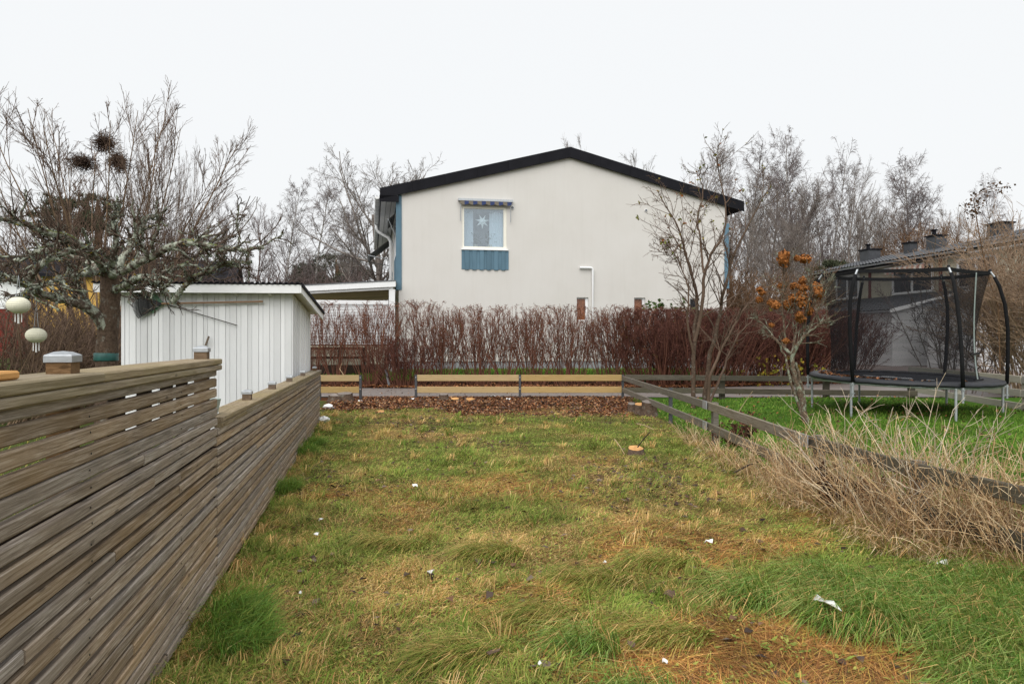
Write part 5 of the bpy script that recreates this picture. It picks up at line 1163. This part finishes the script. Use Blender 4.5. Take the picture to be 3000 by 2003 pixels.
# brown shrub at the far right and the bare shrub behind the net
for i, (x, Y, h_, ln) in enumerate(((2790, 17.5, 3.0, (.05, 0)), (2960, 17.5, 4.0, (.05, 0)), (3040, 16.5, 4.0, (.0, 0)), (3140, 15.8, 4.2, (-.08, 0)))):
    e, l0, l1, l2 = stem_shrub('tangled_shrub', ('thin dark twigged shrub seen through the trampoline net', 'tall tangled tan shrub with seed heads right of the trampoline', 'tangled tan shrub at the right picture edge', 'tan shrub half cut off by the right picture edge')[i], at(x, Y), (16, 34, 40, 40)[i], (.75, .5, .5, .6)[i], h_, ln, (.022, .017, .017, .017)[i], (('bark_grey', 'bark_purple') if i == 0 else ('bark_pale', 'bark_pale')), 80 + i, (11, 8) if i else (8, 7), None, .02, r2=.005, wob=.09)
    g = np.random.default_rng(90 + i); tips = l2[0][:, -2:].reshape(-1, 3); n = 2200 if i else 500; V, Q, c = leafy(tips, n, .035, [(.26, .15, .085), (.2, .115, .065), (.31, .19, .11)] if i else [(.05, .035, .03)], g); tag(place('seed_heads', V, 'leaf_dead', e, Q=Q, col=c), kind='stuff')
g = np.random.default_rng(99); P = polyY([(2925, 900, 0), (2880, 760, 0), (2855, 600, 0), (2850, 580, 0), (2890, 555, 0), (2960, 545, 0)], 16, 15.8); v_, q_ = tubes(P[None], np.linspace(.014, .006, 16)[None], 5)
sg = empty('seed_stalk', at(2925, 15.8), 'tall arching stalk with brown seed clusters above the chimneys', 'plant'); P2 = polyY([(2930, 1090, 0), (2925, 900, 0)], 4, 15.8); place('stem', np.concatenate([v_, tubes(P2[None], np.full((1, 4), .015), 5)[0]]), 'bark_rust', sg, Q=np.concatenate([q_, tubes(P2[None], np.full((1, 4), .015), 5)[1] + len(v_)]))
V, Q, c = leafy(np.concatenate([P[7:], np.repeat(P[6:8], 6, 0)]) , 150, .07, [(.12, .07, .04), (.08, .05, .03)], g); V += np.repeat(g.normal(0, .09, (150, 3)), 4, 0); tag(place('seed_heads', V, 'leaf_dead', sg, Q=Q, col=c), kind='stuff')

# ------------------------------------------------------------------ green sprigs on the hedge by the small windows
g = np.random.default_rng(31)
for (x, y, n, lab) in ((1922, 892, 60, 'green leafy sprig rising over the hedge by the second small window'), (1985, 900, 36, 'green leafy sprig rising over the hedge by the third small window')):
    c = W(x, y, 21.3); p = c + g.normal(0, 1, (24, 3)) * A3(.22, .1, .13); V, Q, cc = leafy(p, n, .13, [(.05, .09, .025), (.08, .12, .04)], g)
    e = empty('leafy_sprig', (c[0], 21.3, float(gh(c[0], 21.3))), lab, 'plant'); MB().tube([(c[0], 21.3, float(gh(c[0], 21.3))), c], .012, 5).obj('stem', 'bark_brown', e); place('leaves', V, 'sprig_leaf', e, Q=Q, col=cc)
V = []; 
c = W(2290, 1080, 20.4); p = c + g.normal(0, 1, (60, 3)) * A3(.55, .12, .22); V, Q, cc = leafy(p, 210, .09, [(.28, .25, .03), (.2, .2, .03), (.32, .2, .03)], g)
e = empty('yellow_leaved_bush', at(2290, 20.4), 'sparse yellow green leaves at the foot of the dense hedge', 'shrub'); place('leaves', V, 'sprig_leaf', e, Q=Q, col=cc); MB().tube([at(2290, 20.4), c], .012, 5).obj('stem', 'bark_brown', e)

# ------------------------------------------------------------------ grass
def blades(P, az, el, L, w, bend, col, tipcol=None, segs=2):
    """P base (n,3); azimuth, elevation, length, width, bend (downward curl); returns V,Q,T,C"""
    n = len(P); d0 = np.stack([np.cos(az) * np.cos(el), np.sin(az) * np.cos(el), np.sin(el)], 1); el2 = el - bend
    d1 = np.stack([np.cos(az) * np.cos(el2), np.sin(az) * np.cos(el2), np.sin(el2)], 1)
    side = np.stack([-np.sin(az + .6), np.cos(az + .6), np.zeros(n)], 1) * w[:, None] * .5
    m_ = P + d0 * L[:, None] * .5; t = m_ + d1 * L[:, None] * .5
    V = np.stack([P - side, P + side, m_ - side * .8, m_ + side * .8, t], 1); i = np.arange(n)[:, None] * 5
    Q = i + np.array([[0, 1, 3, 2]]); T_ = i + np.array([[2, 3, 4]])
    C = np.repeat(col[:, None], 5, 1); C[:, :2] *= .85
    if tipcol is not None: C[:, 4] = tipcol
    return V.reshape(-1, 3), Q, T_, C.reshape(-1, 3)
def put_blades(name, lst, mat, kind='stuff', lab=None):
    Vs, Qs, Ts, Cs, o = [], [], [], [], 0
    for V, Q, T_, C in lst: Vs.append(V); Qs.append(Q + o); Ts.append(T_ + o); Cs.append(C); o += len(V)
    return tag(place(name, np.concatenate(Vs), mat, base=(0, 0, 0), Q=np.concatenate(Qs), T=np.concatenate(Ts), col=np.concatenate(Cs)), lab, None, None, kind)
def pick(g, n, cols): return np.array(cols)[g.integers(0, len(cols), n)] * g.uniform(.6, 1.4, (n, 1))
GREEN = [(.215, .30, .05), (.16, .25, .04), (.28, .335, .075), (.35, .345, .085)]
STRAW = [(.74, .48, .20), (.66, .40, .165), (.84, .60, .29), (.60, .42, .15), (.54, .30, .12)]
OLIVE = [(.41, .34, .095), (.45, .35, .11), (.34, .30, .08)]
RUST = [(.58, .28, .085), (.40, .18, .06), (.70, .40, .14), (.26, .125, .055), (.62, .45, .11)]
g = np.random.default_rng(50)
def depth_samples(n, y0, y1, p=1.5):
    u = g.random(n); return (y0 ** (1 - p) + u * (y1 ** (1 - p) - y0 ** (1 - p))) ** (1 / (1 - p))
n = 330000; Y = depth_samples(n, 1.9, 16.2, 1.75); lo = np.maximum(fence_x(Y) + .01, -.85 * Y - .8); hi = np.minimum(2.58, .85 * Y + .8); X = lo + g.random(n) * (hi - lo)
gr, ru, li, dk, nb = field(X, Y)
keep = g.random(n) > np.clip(li * .85 + dk * .35, 0, .97); X, Y, gr, ru, dk = X[keep], Y[keep], gr[keep], ru[keep], dk[keep]; n = len(X)
flow = 2 * math.pi * (vnoise(X, Y, .8, 71) * 1.6 + vnoise(X, Y, .3, 72) * .8); az = flow + g.normal(0, 1.15, n)
tuft = sm(vnoise(X, Y, .28, 73), .55, .85) * (1 - ru); isg = g.random(n) < gr * .85 + .04
col = np.where(isg[:, None], pick(g, n, GREEN), np.where((g.random(n) < .5)[:, None], pick(g, n, STRAW), pick(g, n, OLIVE)))
isr = g.random(n) < ru * .95; col = np.where(isr[:, None], pick(g, n, RUST), col); br = g.random(n) < .07; col = np.where(br[:, None], pick(g, n, [(.16, .10, .05), (.10, .07, .04)]), col); col = col * (.70 + .6 * vnoise(X, Y, .35, 75))[:, None]
el = np.where(isr, np.abs(g.normal(.10, .10, n)), np.where(isg, np.abs(g.normal(.38, .28, n)) + .35 * tuft, np.abs(g.normal(.14, .16, n))))
L = np.where(isr, g.uniform(.10, .22, n), g.uniform(.035, .105, n) * (1 + .8 * tuft)) * (1 - .4 * sm(Y, 6, 11)); w = np.maximum(g.uniform(.0026, .0052, n), Y * .0007)
Z = gh(X, Y) - .004
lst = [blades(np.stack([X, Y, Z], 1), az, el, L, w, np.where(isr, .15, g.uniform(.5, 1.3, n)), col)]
# tufts
k = 560; Yt = depth_samples(k, 2.2, 13.0, 1.35); lo = fence_x(Yt) + .05; Xt = lo + g.random(k) * (2.5 - lo); nf = 130; Xt[:nf] = fence_x(Yt[:nf]) + g.uniform(.02, .22, nf)
ne = 40; idx = np.repeat(np.arange(k), ne); M = len(idx); a_ = g.uniform(0, 2 * math.pi, M); rr = np.sqrt(g.random(M)) * .075; X = Xt[idx] + np.cos(a_) * rr; Y = Yt[idx] + np.sin(a_) * rr; ld = g.uniform(0, 2 * math.pi, k)[idx]
ru2 = field(X, Y)[1]; sz = g.uniform(.6, 1.35, k)[idx]; ok = (ru2 < .5) & (X > fence_x(Y) + .005) & (Y < 13.2); cA = np.array(GREEN)[g.integers(0, 4, k)][idx] * g.uniform(.7, 1.2, (M, 1)); dry = (g.random(k) < .42)[idx] | (g.random(M) < .2); cA = np.where(dry[:, None], pick(g, M, STRAW + OLIVE), cA)
lst.append(blades(np.stack([X, Y, gh(X, Y) - .01], 1)[ok], (a_ * .5 + ld)[ok], (g.uniform(.6, 1.25, M))[ok], (g.uniform(.09, .19, M) * sz)[ok], np.maximum(g.uniform(.0025, .0042, M), Y * .0006)[ok], g.uniform(.7, 1.7, M)[ok], cA[ok]))
k = 900; Yw = depth_samples(k, 2.3, 13, 1.2); Xw = fence_x(Yw) + .1 + g.random(k) * (2.4 - fence_x(Yw)); M = k * 9; idx = np.repeat(np.arange(k), 9); rr = np.abs(g.normal(0, .035, M)); aa = g.uniform(0, 6.28, M); X = Xw[idx] + rr * np.cos(aa); Y = Yw[idx] + rr * np.sin(aa)
lst.append(blades(np.stack([X, Y, gh(X, Y) + .02], 1), aa, g.uniform(0, .5, M), g.uniform(.015, .04, M), g.uniform(.008, .018, M), g.uniform(0, .6, M), pick(g, M, [(.26, .30, .06), (.19, .25, .05), (.33, .33, .08)])))
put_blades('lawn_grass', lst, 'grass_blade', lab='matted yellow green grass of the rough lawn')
# long green grass at lower right, one big tuft at the fence
lst = []
def clump(cx, cy, rx, ry, n, L0, L1, az0, asd, cols, el0=.5, el1=1.2, b0=.5, b1=1.3, wmin=.003):
    a = g.uniform(0, 2 * math.pi, n); r = np.sqrt(g.random(n)); X = cx + np.cos(a) * r * rx; Y = cy + np.sin(a) * r * ry; az = az0 + g.normal(0, asd, n)
    return blades(np.stack([X, Y, gh(X, Y) - .01], 1), az, g.uniform(el0, el1, n), g.uniform(L0, L1, n), np.maximum(g.uniform(wmin, wmin * 1.8, n), Y * .0006), g.uniform(b0, b1, n), pick(g, n, cols))
LG = GREEN[:3] + [(.18, .34, .06), (.24, .40, .10), (.14, .29, .05)]
for (cx, cy, rx, ry, n) in ((2.05, 3.35, .42, .33, 6000), (2.5, 3.1, .45, .42, 7500), (2.25, 2.75, .5, .3, 5500), (2.9, 3.5, .5, .45, 6000), (1.62, 3.3, .2, .2, 1500), (2.3, 3.75, .6, .25, 3000), (1.8, 3.75, .25, .2, 1300), (1.25, 3.6, .18, .14, 900), (2.0, 2.5, .4, .15, 2000), (.55, 2.6, .18, .09, 600), (.35, 3.0, .14, .1, 500), (3.2, 2.7, .5, .6, 4500)):
    lst.append(clump(cx, cy, rx, ry, n, .12, .36, R(-150), .75, LG + [(.36, .46, .14), (.30, .42, .12)] + STRAW[:1] + [(.46, .46, .15)], .35, 1.2, .5, 1.5))
for (cx, cy) in ((-1.30, 3.22), (-1.38, 3.45), (-1.22, 3.05), (-2.62, 9.0), (-2.5, 8.2), (-2.1, 6.3)): lst.append(clump(cx, cy, .13, .16, 800, .12, .26, R(-30), .9, LG, .6, 1.4, .5, 1.2))
for (cx, cy) in ((.75, 3.15), (.2, 3.4), (-.15, 2.95), (.95, 4.2), (-.75, 4.6), (.5, 3.9), (-.1, 4.3)): lst.append(clump(cx, cy, .22, .1, 900, .14, .30, R(200), .5, GREEN + OLIVE + STRAW[:1], .15, .8, .4, 1.2))
put_blades('long_grass', lst, 'grass_blade', lab='long lush green grass at the lower right of the lawn')
# neighbour lawn, verge behind hedge, yard behind the slat fence
n = 120000; Y = depth_samples(n, 3.6, 15.4, 1.3); X = 2.68 + g.random(n) ** 1.1 * np.maximum(.9 * Y + .6 - 2.68, .3); ok = ~((X > 9.0) | ((X < 3.3) & (Y < 4.2))); X, Y = X[ok], Y[ok]; n = len(X)
NG = [(.125, .25, .03), (.17, .29, .042), (.10, .21, .025), (.21, .29, .055)]
lst = [blades(np.stack([X, Y, gh(X, Y) - .006], 1), g.uniform(0, 6.28, n), g.uniform(.4, 1.3, n), g.uniform(.05, .11, n), np.maximum(.003, Y * .0007), g.uniform(.3, 1.2, n), pick(g, n, NG) * (.7 + .5 * vnoise(X, Y, .6, 81))[:, None])]
put_blades('neighbour_lawn_grass', lst, 'grass_blade', lab='short vivid green lawn under and around the trampoline')
n = 26000; Y = g.uniform(21.5, 24.2, n); X = g.uniform(-9, 7.4, n); lst = [blades(np.stack([X, Y, gh(X, Y) - .006], 1), g.uniform(0, 6.28, n), g.uniform(.5, 1.4, n), g.uniform(.08, .16, n), np.full(n, .016), g.uniform(.3, 1.0, n), pick(g, n, NG))]
put_blades('verge_grass', lst, 'grass_blade', lab='strip of green grass between hedge and stucco house')
n = 24000; Y = depth_samples(n, 1.5, 10, 1.3); X = fence_x(Y) - .2 - g.random(n) * (1.0 + .45 * Y); lst = [blades(np.stack([X, Y, gh(X, Y) - .006], 1), g.uniform(0, 6.28, n), g.uniform(.4, 1.3, n), g.uniform(.05, .12, n), np.maximum(.004, Y * .0008), g.uniform(.3, 1.2, n), pick(g, n, NG + OLIVE))]
put_blades('yard_grass', lst, 'grass_blade', lab='green grass of the yard behind the slat fence')

# ------------------------------------------------------------------ tall dry grass and weeds along the old fence
def stalks(n, cx, cy, rx, ry, h0, h1, lean, cols, r, wob=.09, droop=.05, nseg=7):
    a = g.uniform(0, 2 * math.pi, n); q = np.sqrt(g.random(n)); X = cx + np.cos(a) * q * rx; Y = cy + np.sin(a) * q * ry
    s = np.stack([X, Y, gh(X, Y) - .01], 1); d = np.stack([lean[0] + g.normal(0, .42, n), lean[1] + g.normal(0, .35, n), np.ones(n)], 1)
    p, rd = grow(s, d, g.uniform(h0, h1, n), np.full(n, r), np.full(n, r * .45), nseg, wob, -droop, g); V, Q = tubes(p, rd, 3); c = np.repeat(pick(g, n, cols), nseg * 3, 0); return V, Q, c, p, rd
DRY = [(.68, .49, .28), (.82, .66, .44), (.55, .37, .20), (.42, .26, .14), (.64, .46, .27), (.30, .18, .10)]
acc = []
for (n, cx, cy, rx, ry, h0, h1, ln) in ((90, 2.55, 6.8, .22, .5, .2, .55, (-.1, 0)), (190, 2.62, 5.9, .3, .45, .3, .8, (-.1, 0)), (270, 2.78, 5.2, .35, .4, .3, .85, (-.12, 0)), (330, 3.0, 4.6, .42, .4, .3, .85, (-.1, -.05)), (340, 3.3, 4.15, .45, .4, .3, .8, (-.15, 0)), (260, 3.7, 4.0, .35, .4, .3, .75, (-.15, 0)), (60, 2.44, 7.8, .12, .6, .12, .4, (-.1, 0)), (110, 2.5, 5.6, .3, .4, .15, .4, (-.6, 0)), (170, 2.85, 4.6, .4, .35, .15, .42, (-.5, -.2)), (70, 2.44, 9.2, .1, .5, .12, .42, (0, 0))):
    V, Q, c, p, rd = stalks(n, cx, cy, rx, ry, h0, h1, ln, DRY, .0032); acc.append((V, Q, c))
    s, d, L, r = spawn(p, rd, 3, .35, 1, .7, .25, .28, .7, g); p2, r2 = grow(s, d, L, np.maximum(r, .002), np.full(len(L), .0012), 4, .16, -.05, g); V2, Q2 = tubes(p2, r2, 3); acc.append((V2, Q2, np.repeat(pick(g, len(L), DRY), 12, 0)))
V, Q, c, p, rd = stalks(42, 2.95, 5.2, .55, .7, .8, 1.15, (-.05, 0), [(.60, .50, .37), (.66, .57, .45)], .0046, .13, .02, 9); acc.append((V, Q, c)); s, d, L, r = spawn(p, rd, 4, .4, .95, .6, .2, .3, .7, g); p2, r2 = grow(s, d, L, np.maximum(r, .002), np.full(len(L), .0012), 5, .14, .02, g); V2, Q2 = tubes(p2, r2, 3); acc.append((V2, Q2, np.repeat(pick(g, len(L), [(.6, .5, .37)]), 15, 0)))
o_ = 0; Vs, Qs, Cs = [], [], []
for V, Q, c in acc: Vs.append(V); Qs.append(Q + o_); Cs.append(c); o_ += len(V)
tag(place('dry_grass_stalks', np.concatenate(Vs), 'dry_blade', base=(0, 0, 0), Q=np.concatenate(Qs), col=np.concatenate(Cs)), 'tangle of tall pale dry stalks along the old rail fence', kind='stuff')
lst = []
for (cx, cy, rx, ry, n) in ((2.5, 6.6, .2, .6, 900), (2.6, 5.8, .3, .45, 1700), (2.75, 5.1, .4, .4, 2200), (3.0, 4.5, .45, .4, 3000), (3.35, 4.05, .5, .4, 3800), (3.7, 3.9, .4, .4, 2500), (2.4, 7.8, .15, .7, 900), (2.4, 5.7, .3, .4, 900), (2.7, 4.6, .4, .35, 1500), (3.2, 3.9, .5, .3, 1300)): lst.append(clump(cx, cy, rx, ry, n,   .12, .34, R(180), 1.6, STRAW[:2] + DRY + DRY + OLIVE + GREEN[:2] + GREEN[2:3], .3, 1.2, .5, 1.6))
put_blades('dry_grass_leaves', lst, 'dry_blade', lab='dead straw coloured grass leaves around the dry stalks')
# dead flower clusters (dark brown) as small plants
def dead_plant(lab, x, y, Y, n, hh, cols, spread):
    b = at(x, Y); b = (b[0], b[1], float(gh(b[0], b[1]))); e = empty('withered_plant', b, lab, 'plant'); k = 22; an = g.uniform(0, 6.28, k); d = np.stack([np.cos(an) * .5, np.sin(an) * .5, np.ones(k)], 1) + g.normal(0, .2, (k, 3)); p, r = grow(np.array([b] * k), d, g.uniform(.6, 1.1, k) * hh, np.full(k, .004), np.full(k, .002), 6, .12, 0, g); V, Q = tubes(p, r, 4); place('stems', V, 'stick_dark', e, Q=Q)
    V, Q, c = leafy(p[:, 2:].reshape(-1, 3), n, spread, cols, g); tag(place('dead_leaves', V, 'leaf_dead', e, Q=Q, col=c), kind='stuff')
DB = [(.05, .028, .018), (.07, .04, .025), (.035, .022, .016)]
dead_plant('blackened withered plant inside the dry grass clump', 2462, 1390, 5.35, 420, .38, DB, .06)
dead_plant('withered dark red brown plant in front of the old rail fence', 2160, 1300, 8.6, 420, .38, [(.07, .03, .02), (.1, .045, .03)], .04)
dead_plant('small withered brown plant touching the old rail fence', 2192, 1240, 9.4, 130, .42, [(.08, .03, .025)], .035)

# ------------------------------------------------------------------ fallen leaves
def leaf_quads(X, Y, Z, size, cols, tilt=.35):
    n = len(X); c = np.stack([X, Y, Z], 1); a = g.uniform(0, 6.28, n); u = np.stack([np.cos(a), np.sin(a), g.normal(0, tilt, n)], 1) * size[:, None]; w = np.stack([-np.sin(a), np.cos(a), g.normal(0, tilt, n)], 1) * size[:, None] * .62; up = A3(0, 0, 1) * (size * g.uniform(-.1, .45, n))[:, None]
    V = np.stack([c - u, c - u * .1 + w + up, c + u, c - u * .1 - w + up], 1).reshape(-1, 3); i = np.arange(n)[:, None] * 4
    return V, np.concatenate([i + np.array([[0, 2, 1]]), i + np.array([[0, 3, 2]])]), np.repeat(pick(g, n, cols), 4, 0)
LV = [(.25, .10, .045), (.16, .066, .034), (.33, .155, .07), (.095, .05, .033), (.42, .25, .135), (.06, .04, .032), (.12, .085, .07)]
def put_leaves(name, V, T_, c, lab): return tag(place(name, V, 'leaf_dead', base=(0, 0, 0), T=T_, col=c), lab, kind='stuff')
n = 34000; X = g.uniform(-4.6, 3.0, n); Y = g.uniform(11.6, 16.75, n); li = field(X, Y)[2]; ok = (g.random(n) < li * .95 + .03) & (X > fence_x(np.minimum(Y, 11.9)) - .6); X, Y = X[ok], Y[ok]
put_leaves('leaf_litter', *leaf_quads(X, Y, gh(X, Y) + g.uniform(.0, .025, len(X)), g.uniform(.014, .038, len(X)), LV), 'band of fallen brown leaves in front of the path')
n = 11000; X = g.uniform(-6.5, 10, n); Y = path_far(X) - .15 + np.abs(g.normal(0, .55, n)); ok = Y < 22.5; X, Y = X[ok], Y[ok]
put_leaves('hedge_leaf_litter', *leaf_quads(X, Y, np.maximum(gh(X, Y), .03) + g.uniform(.01, .03, len(X)), g.uniform(.03, .06, len(X)), LV[:4]), 'fallen leaves at the foot of the hedge')
n = 6500; Y = depth_samples(n, 2.4, 12.8, .6); lo = fence_x(Y) + .05; X = lo + g.random(n) * (2.5 - lo); dk = field(X, Y)[3]; ok = g.random(n) < .10 + .9 * dk + .25 * sm(Y, 9, 12); X, Y = X[ok], Y[ok]
put_leaves('lawn_leaves', *leaf_quads(X, Y, gh(X, Y) + .018, g.uniform(.014, .036, len(X)), [(.085, .062, .05), (.07, .045, .032), (.14, .08, .05), (.17, .13, .10), (.05, .036, .028)], .22), 'scattered wet dark leaves lying on the lawn')
n = 700; X = 2.8 + g.random(n) * 6; Y = g.uniform(6, 15.5, n); put_leaves('neighbour_leaves', *leaf_quads(X, Y, gh(X, Y) + .05, g.uniform(.02, .04, n), LV), 'scattered brown leaves on the green neighbouring lawn')
n = 380; a = a0 + g.normal(.55, .6, n); r = TR - .26 + g.normal(0, .07, n); X = TC[0] + r * np.cos(a); Y = TC[1] + r * np.sin(a); ok = r < TR - .03; X, Y = X[ok], Y[ok]
put_leaves('trampoline_leaves', *leaf_quads(X, Y, np.array([th(x, y) for x, y in zip(X, Y)]) + .022, g.uniform(.02, .04, len(X)), LV), 'brown leaves collected on the edge of the trampoline')
n = 500; X = g.uniform(-5, 6, n); Y = g.uniform(16.95, 19.9, n); put_leaves('path_leaves', *leaf_quads(X, Y, np.full(n, .05), g.uniform(.015, .03, n), LV + [(.4, .37, .34)]), 'bits of leaf scattered on the footpath')

# ------------------------------------------------------------------ litter, stumps, sticks
def scrap(x, y, Y, w, h, lab, seed, name='paper_scrap', mat='paper', lift=.03, cat='litter'):
    r_ = random.Random(seed); X = (x - 1500) / 2000 * Y; z = float(gh(X, Y)) + lift; n = 9; a0_ = r_.uniform(0, 6); V = [A3(X, Y, z + .012)]
    for i in range(n):
        a = 2 * math.pi * i / n; q = r_.uniform(.7, 1.15); dx = math.cos(a) * w * q; dy = math.sin(a) * h * q
        V.append(A3(X + dx * math.cos(a0_) - dy * math.sin(a0_), Y + dx * math.sin(a0_) + dy * math.cos(a0_), z + r_.uniform(-.012, .03) * min(1, w / .05)))
    V2 = [v - A3(0, 0, .003) for v in V]; F = [(0, 1 + i, 1 + (i + 1) % n) for i in range(n)] + [(n + 1, n + 2 + (i + 1) % n, n + 2 + i) for i in range(n)] + [(1 + i, n + 2 + i, n + 2 + (i + 1) % n, 1 + (i + 1) % n) for i in range(n)]
    return tag(MB().add(V + V2, F).obj(name, mat), lab, cat)
def gY(y): return 2000 * (HC - .03) / (y - 1001.5)
for i, (x, y, w, h, lab) in enumerate(((2422, 1775, .085, .034, 'largest torn white paper scrap lying in the long green grass'), (2076, 1587, .032, .024, 'small white paper scrap on the open lawn at right'), (926, 1556, .017, .026, 'white paper scrap on the lawn by the low slat fence'), (940, 1512, .030, .014, 'thin pale torn strip above a white scrap near the slat fence'), (744, 1746, .014, .012, 'crumpled white bit beside the big grass tuft at the fence'), (1262, 1688, .024, .010, 'thin ragged white bit in the middle of the near lawn'), (1948, 1926, .018, .012, 'white scrap on the rust brown matted grass'), (1581, 1958, .010, .009, 'tiny grey white flake near the bottom edge'), (880, 1723, .012, .008, 'tiny white flake halfway between tuft and lawn middle'), (1772, 1637, .010, .009, 'tiny white and tan flake on the mid lawn'), (2760, 1641, .045, .025, 'pale scrap half hidden in grass under the dry stalks'), (1216, 1424, .03, .02, 'white scrap far up the lawn left of centre'))):
    scrap(x, y, gY(y) if i else 3.23, w, h, lab, i, lift=.03 if i else .10)
def bag(x, y, Y, s, lab, seed):
    r_ = np.random.default_rng(seed); X = (x - 1500) / 2000 * Y; c = A3(X, Y, float(gh(X, Y)) + s * .45); V = []; n, k = 10, 7
    for j in range(k + 1):
        for i in range(n):
            a = 2 * math.pi * i / n; ph = math.pi * j / k - math.pi / 2; r = 1 + r_.normal(0, .18); V.append(c + A3(math.cos(a) * math.cos(ph) * s * 1.25 * r, math.sin(a) * math.cos(ph) * s * r, math.sin(ph) * s * .7 * r))
    tag(MB().add(V, [(j * n + i, j * n + (i + 1) % n, (j + 1) * n + (i + 1) % n, (j + 1) * n + i) for j in range(k) for i in range(n)]).obj('plastic_bag', 'paper'), lab, 'litter')
bag(962, 1186, 14.0, .085, 'crumpled white plastic bag in leaves behind the end of the slat fence', 1); bag(947, 1237, 11.6, .075, 'flattened white plastic bag at the far foot of the slat fence', 2)
for i, (x, y, Y, w) in enumerate(((1055, 1181, 15.2, .05), (1210, 1177, 15.3, .05), (1490, 1173, 15.5, .06), (1445, 1161, 16.3, .06), (1770, 1163, 16.2, .05))):
    scrap(x, y, Y, w, w * .5, '%s white scrap from the left in the leaf band by the yellow fence' % words[i], 30 + i, lift=.04)
def stump(x, Y, r, h, lab, cut=True):
    X = (x - 1500) / 2000 * Y; z = float(gh(X, Y)); e = empty('tree_stump', (X, Y, z), lab, 'stump')
    n = 14; V = []
    for rr, hh in ((1.35, -.05), (1.1, .3), (1.0, 1.0)):
        for i in range(n): a = 2 * math.pi * i / n; q = r * rr * (1 + .08 * math.sin(i * 2.3 + x)); V.append((X + q * math.cos(a), Y + q * math.sin(a), z + h * hh + (.02 * math.sin(a) if hh == 1 else 0)))
    MB().add(V, [(j * n + i, j * n + (i + 1) % n, (j + 1) * n + (i + 1) % n, (j + 1) * n + i) for j in range(2) for i in range(n)]).obj('bark', 'trunk_bark', e, smooth=True)
    MB().add([A3(*V[2 * n + i]) + A3(0, 0, .003) for i in range(n)], [tuple(range(n))]).obj('cut_face', 'cut_wood' if cut else 'bark_grey', e)
for (x, Y, r, h, lab, ct) in ((985, 15.4, .16, .14, 'grey stump left of two under the short yellow fence', False), (1010, 15.5, .17, .17, 'grey stump right of two under the short yellow fence', False), (1300, 15.6, .10, .12, 'sawn stump in front of the long yellow fence', False), (1333, 15.3, .09, .05, 'flat pale cut stump in front of the long yellow fence', True), (1377, 15.4, .09, .05, 'second flat pale cut stump right of the first', True), (1850, 13.4, .07, .16, 'small stump at the corner of the old rail fence', False), (1875, 13.0, .10, .18, 'middle stump of three near the old rail fence', True), (1903, 12.8, .14, .26, 'tallest stump near the old rail fence', False), (1862, 8.4, .09, .07, 'lone stump with orange cut face on the open lawn', True), (1115, 13.0, .07, .03, 'pale cut root in the leaves at left', True)):
    stump(x, Y, r, h, lab, ct)
for i, (p, q, r, mt, lab) in enumerate(((W(1868, 1310, 8.3), W(1905, 1264, 8.2), .008, 'stick_dark', 'dark stick poking up from the lone stump'), (W(1865, 1240, 8.6), W(1915, 1258, 8.2), .006, 'stick_pale', 'thin pale stick lying above the lone stump'), (W(1800, 1286, 8.4), W(1830, 1330, 8.2), .006, 'stick_pale', 'thin pale stick left of the lone stump'), (W(2150, 1384, 7.0), W(2235, 1347, 6.9), .010, 'stick_dark', 'dark bent stick on the grass before the dry stalks'), (W(2140, 1245, 10.5), W(2205, 1145, 10.5), .005, 'stick_pale', 'tall single dry stalk leaning over the old rail fence'))):
    tag(MB().tube([p, (p + q) / 2 + A3(0, 0, .012), q], [r, r * .9, r * .6], 6).obj('stick', mt), lab, 'stick')
dr_ = W(1010, 1097, 20.0); tag(MB().tube([W(1006, 1097, 20.2), W(995, 1080, 20.2), W(1002, 1064, 20.2)], .012, 6).obj('stick', 'stick_pale'), 'pale forked stick standing in the hedge by the short fence', 'stick')
for i, (x, y, Y, s, lab) in enumerate(((1962, 1757, 3.55, .04, 'large curled brown leaf at the edge of the rust brown grass'), (1850, 1917, 2.98, .022, 'grey leaf beside the rust brown grass'), (1447, 1962, 2.85, .03, 'dark wet leaf clump at the bottom edge left of the rust grass'), (2790, 1990, 2.75, .04, 'large dark leaf at the bottom right corner'), (1653, 1880, 3.05, .028, 'tan leaf standing up on the near lawn'))):
    scrap(x, y, Y, s, s * .6, lab, 70 + i, 'fallen_leaf', 'bark_brown', .045, 'leaf')
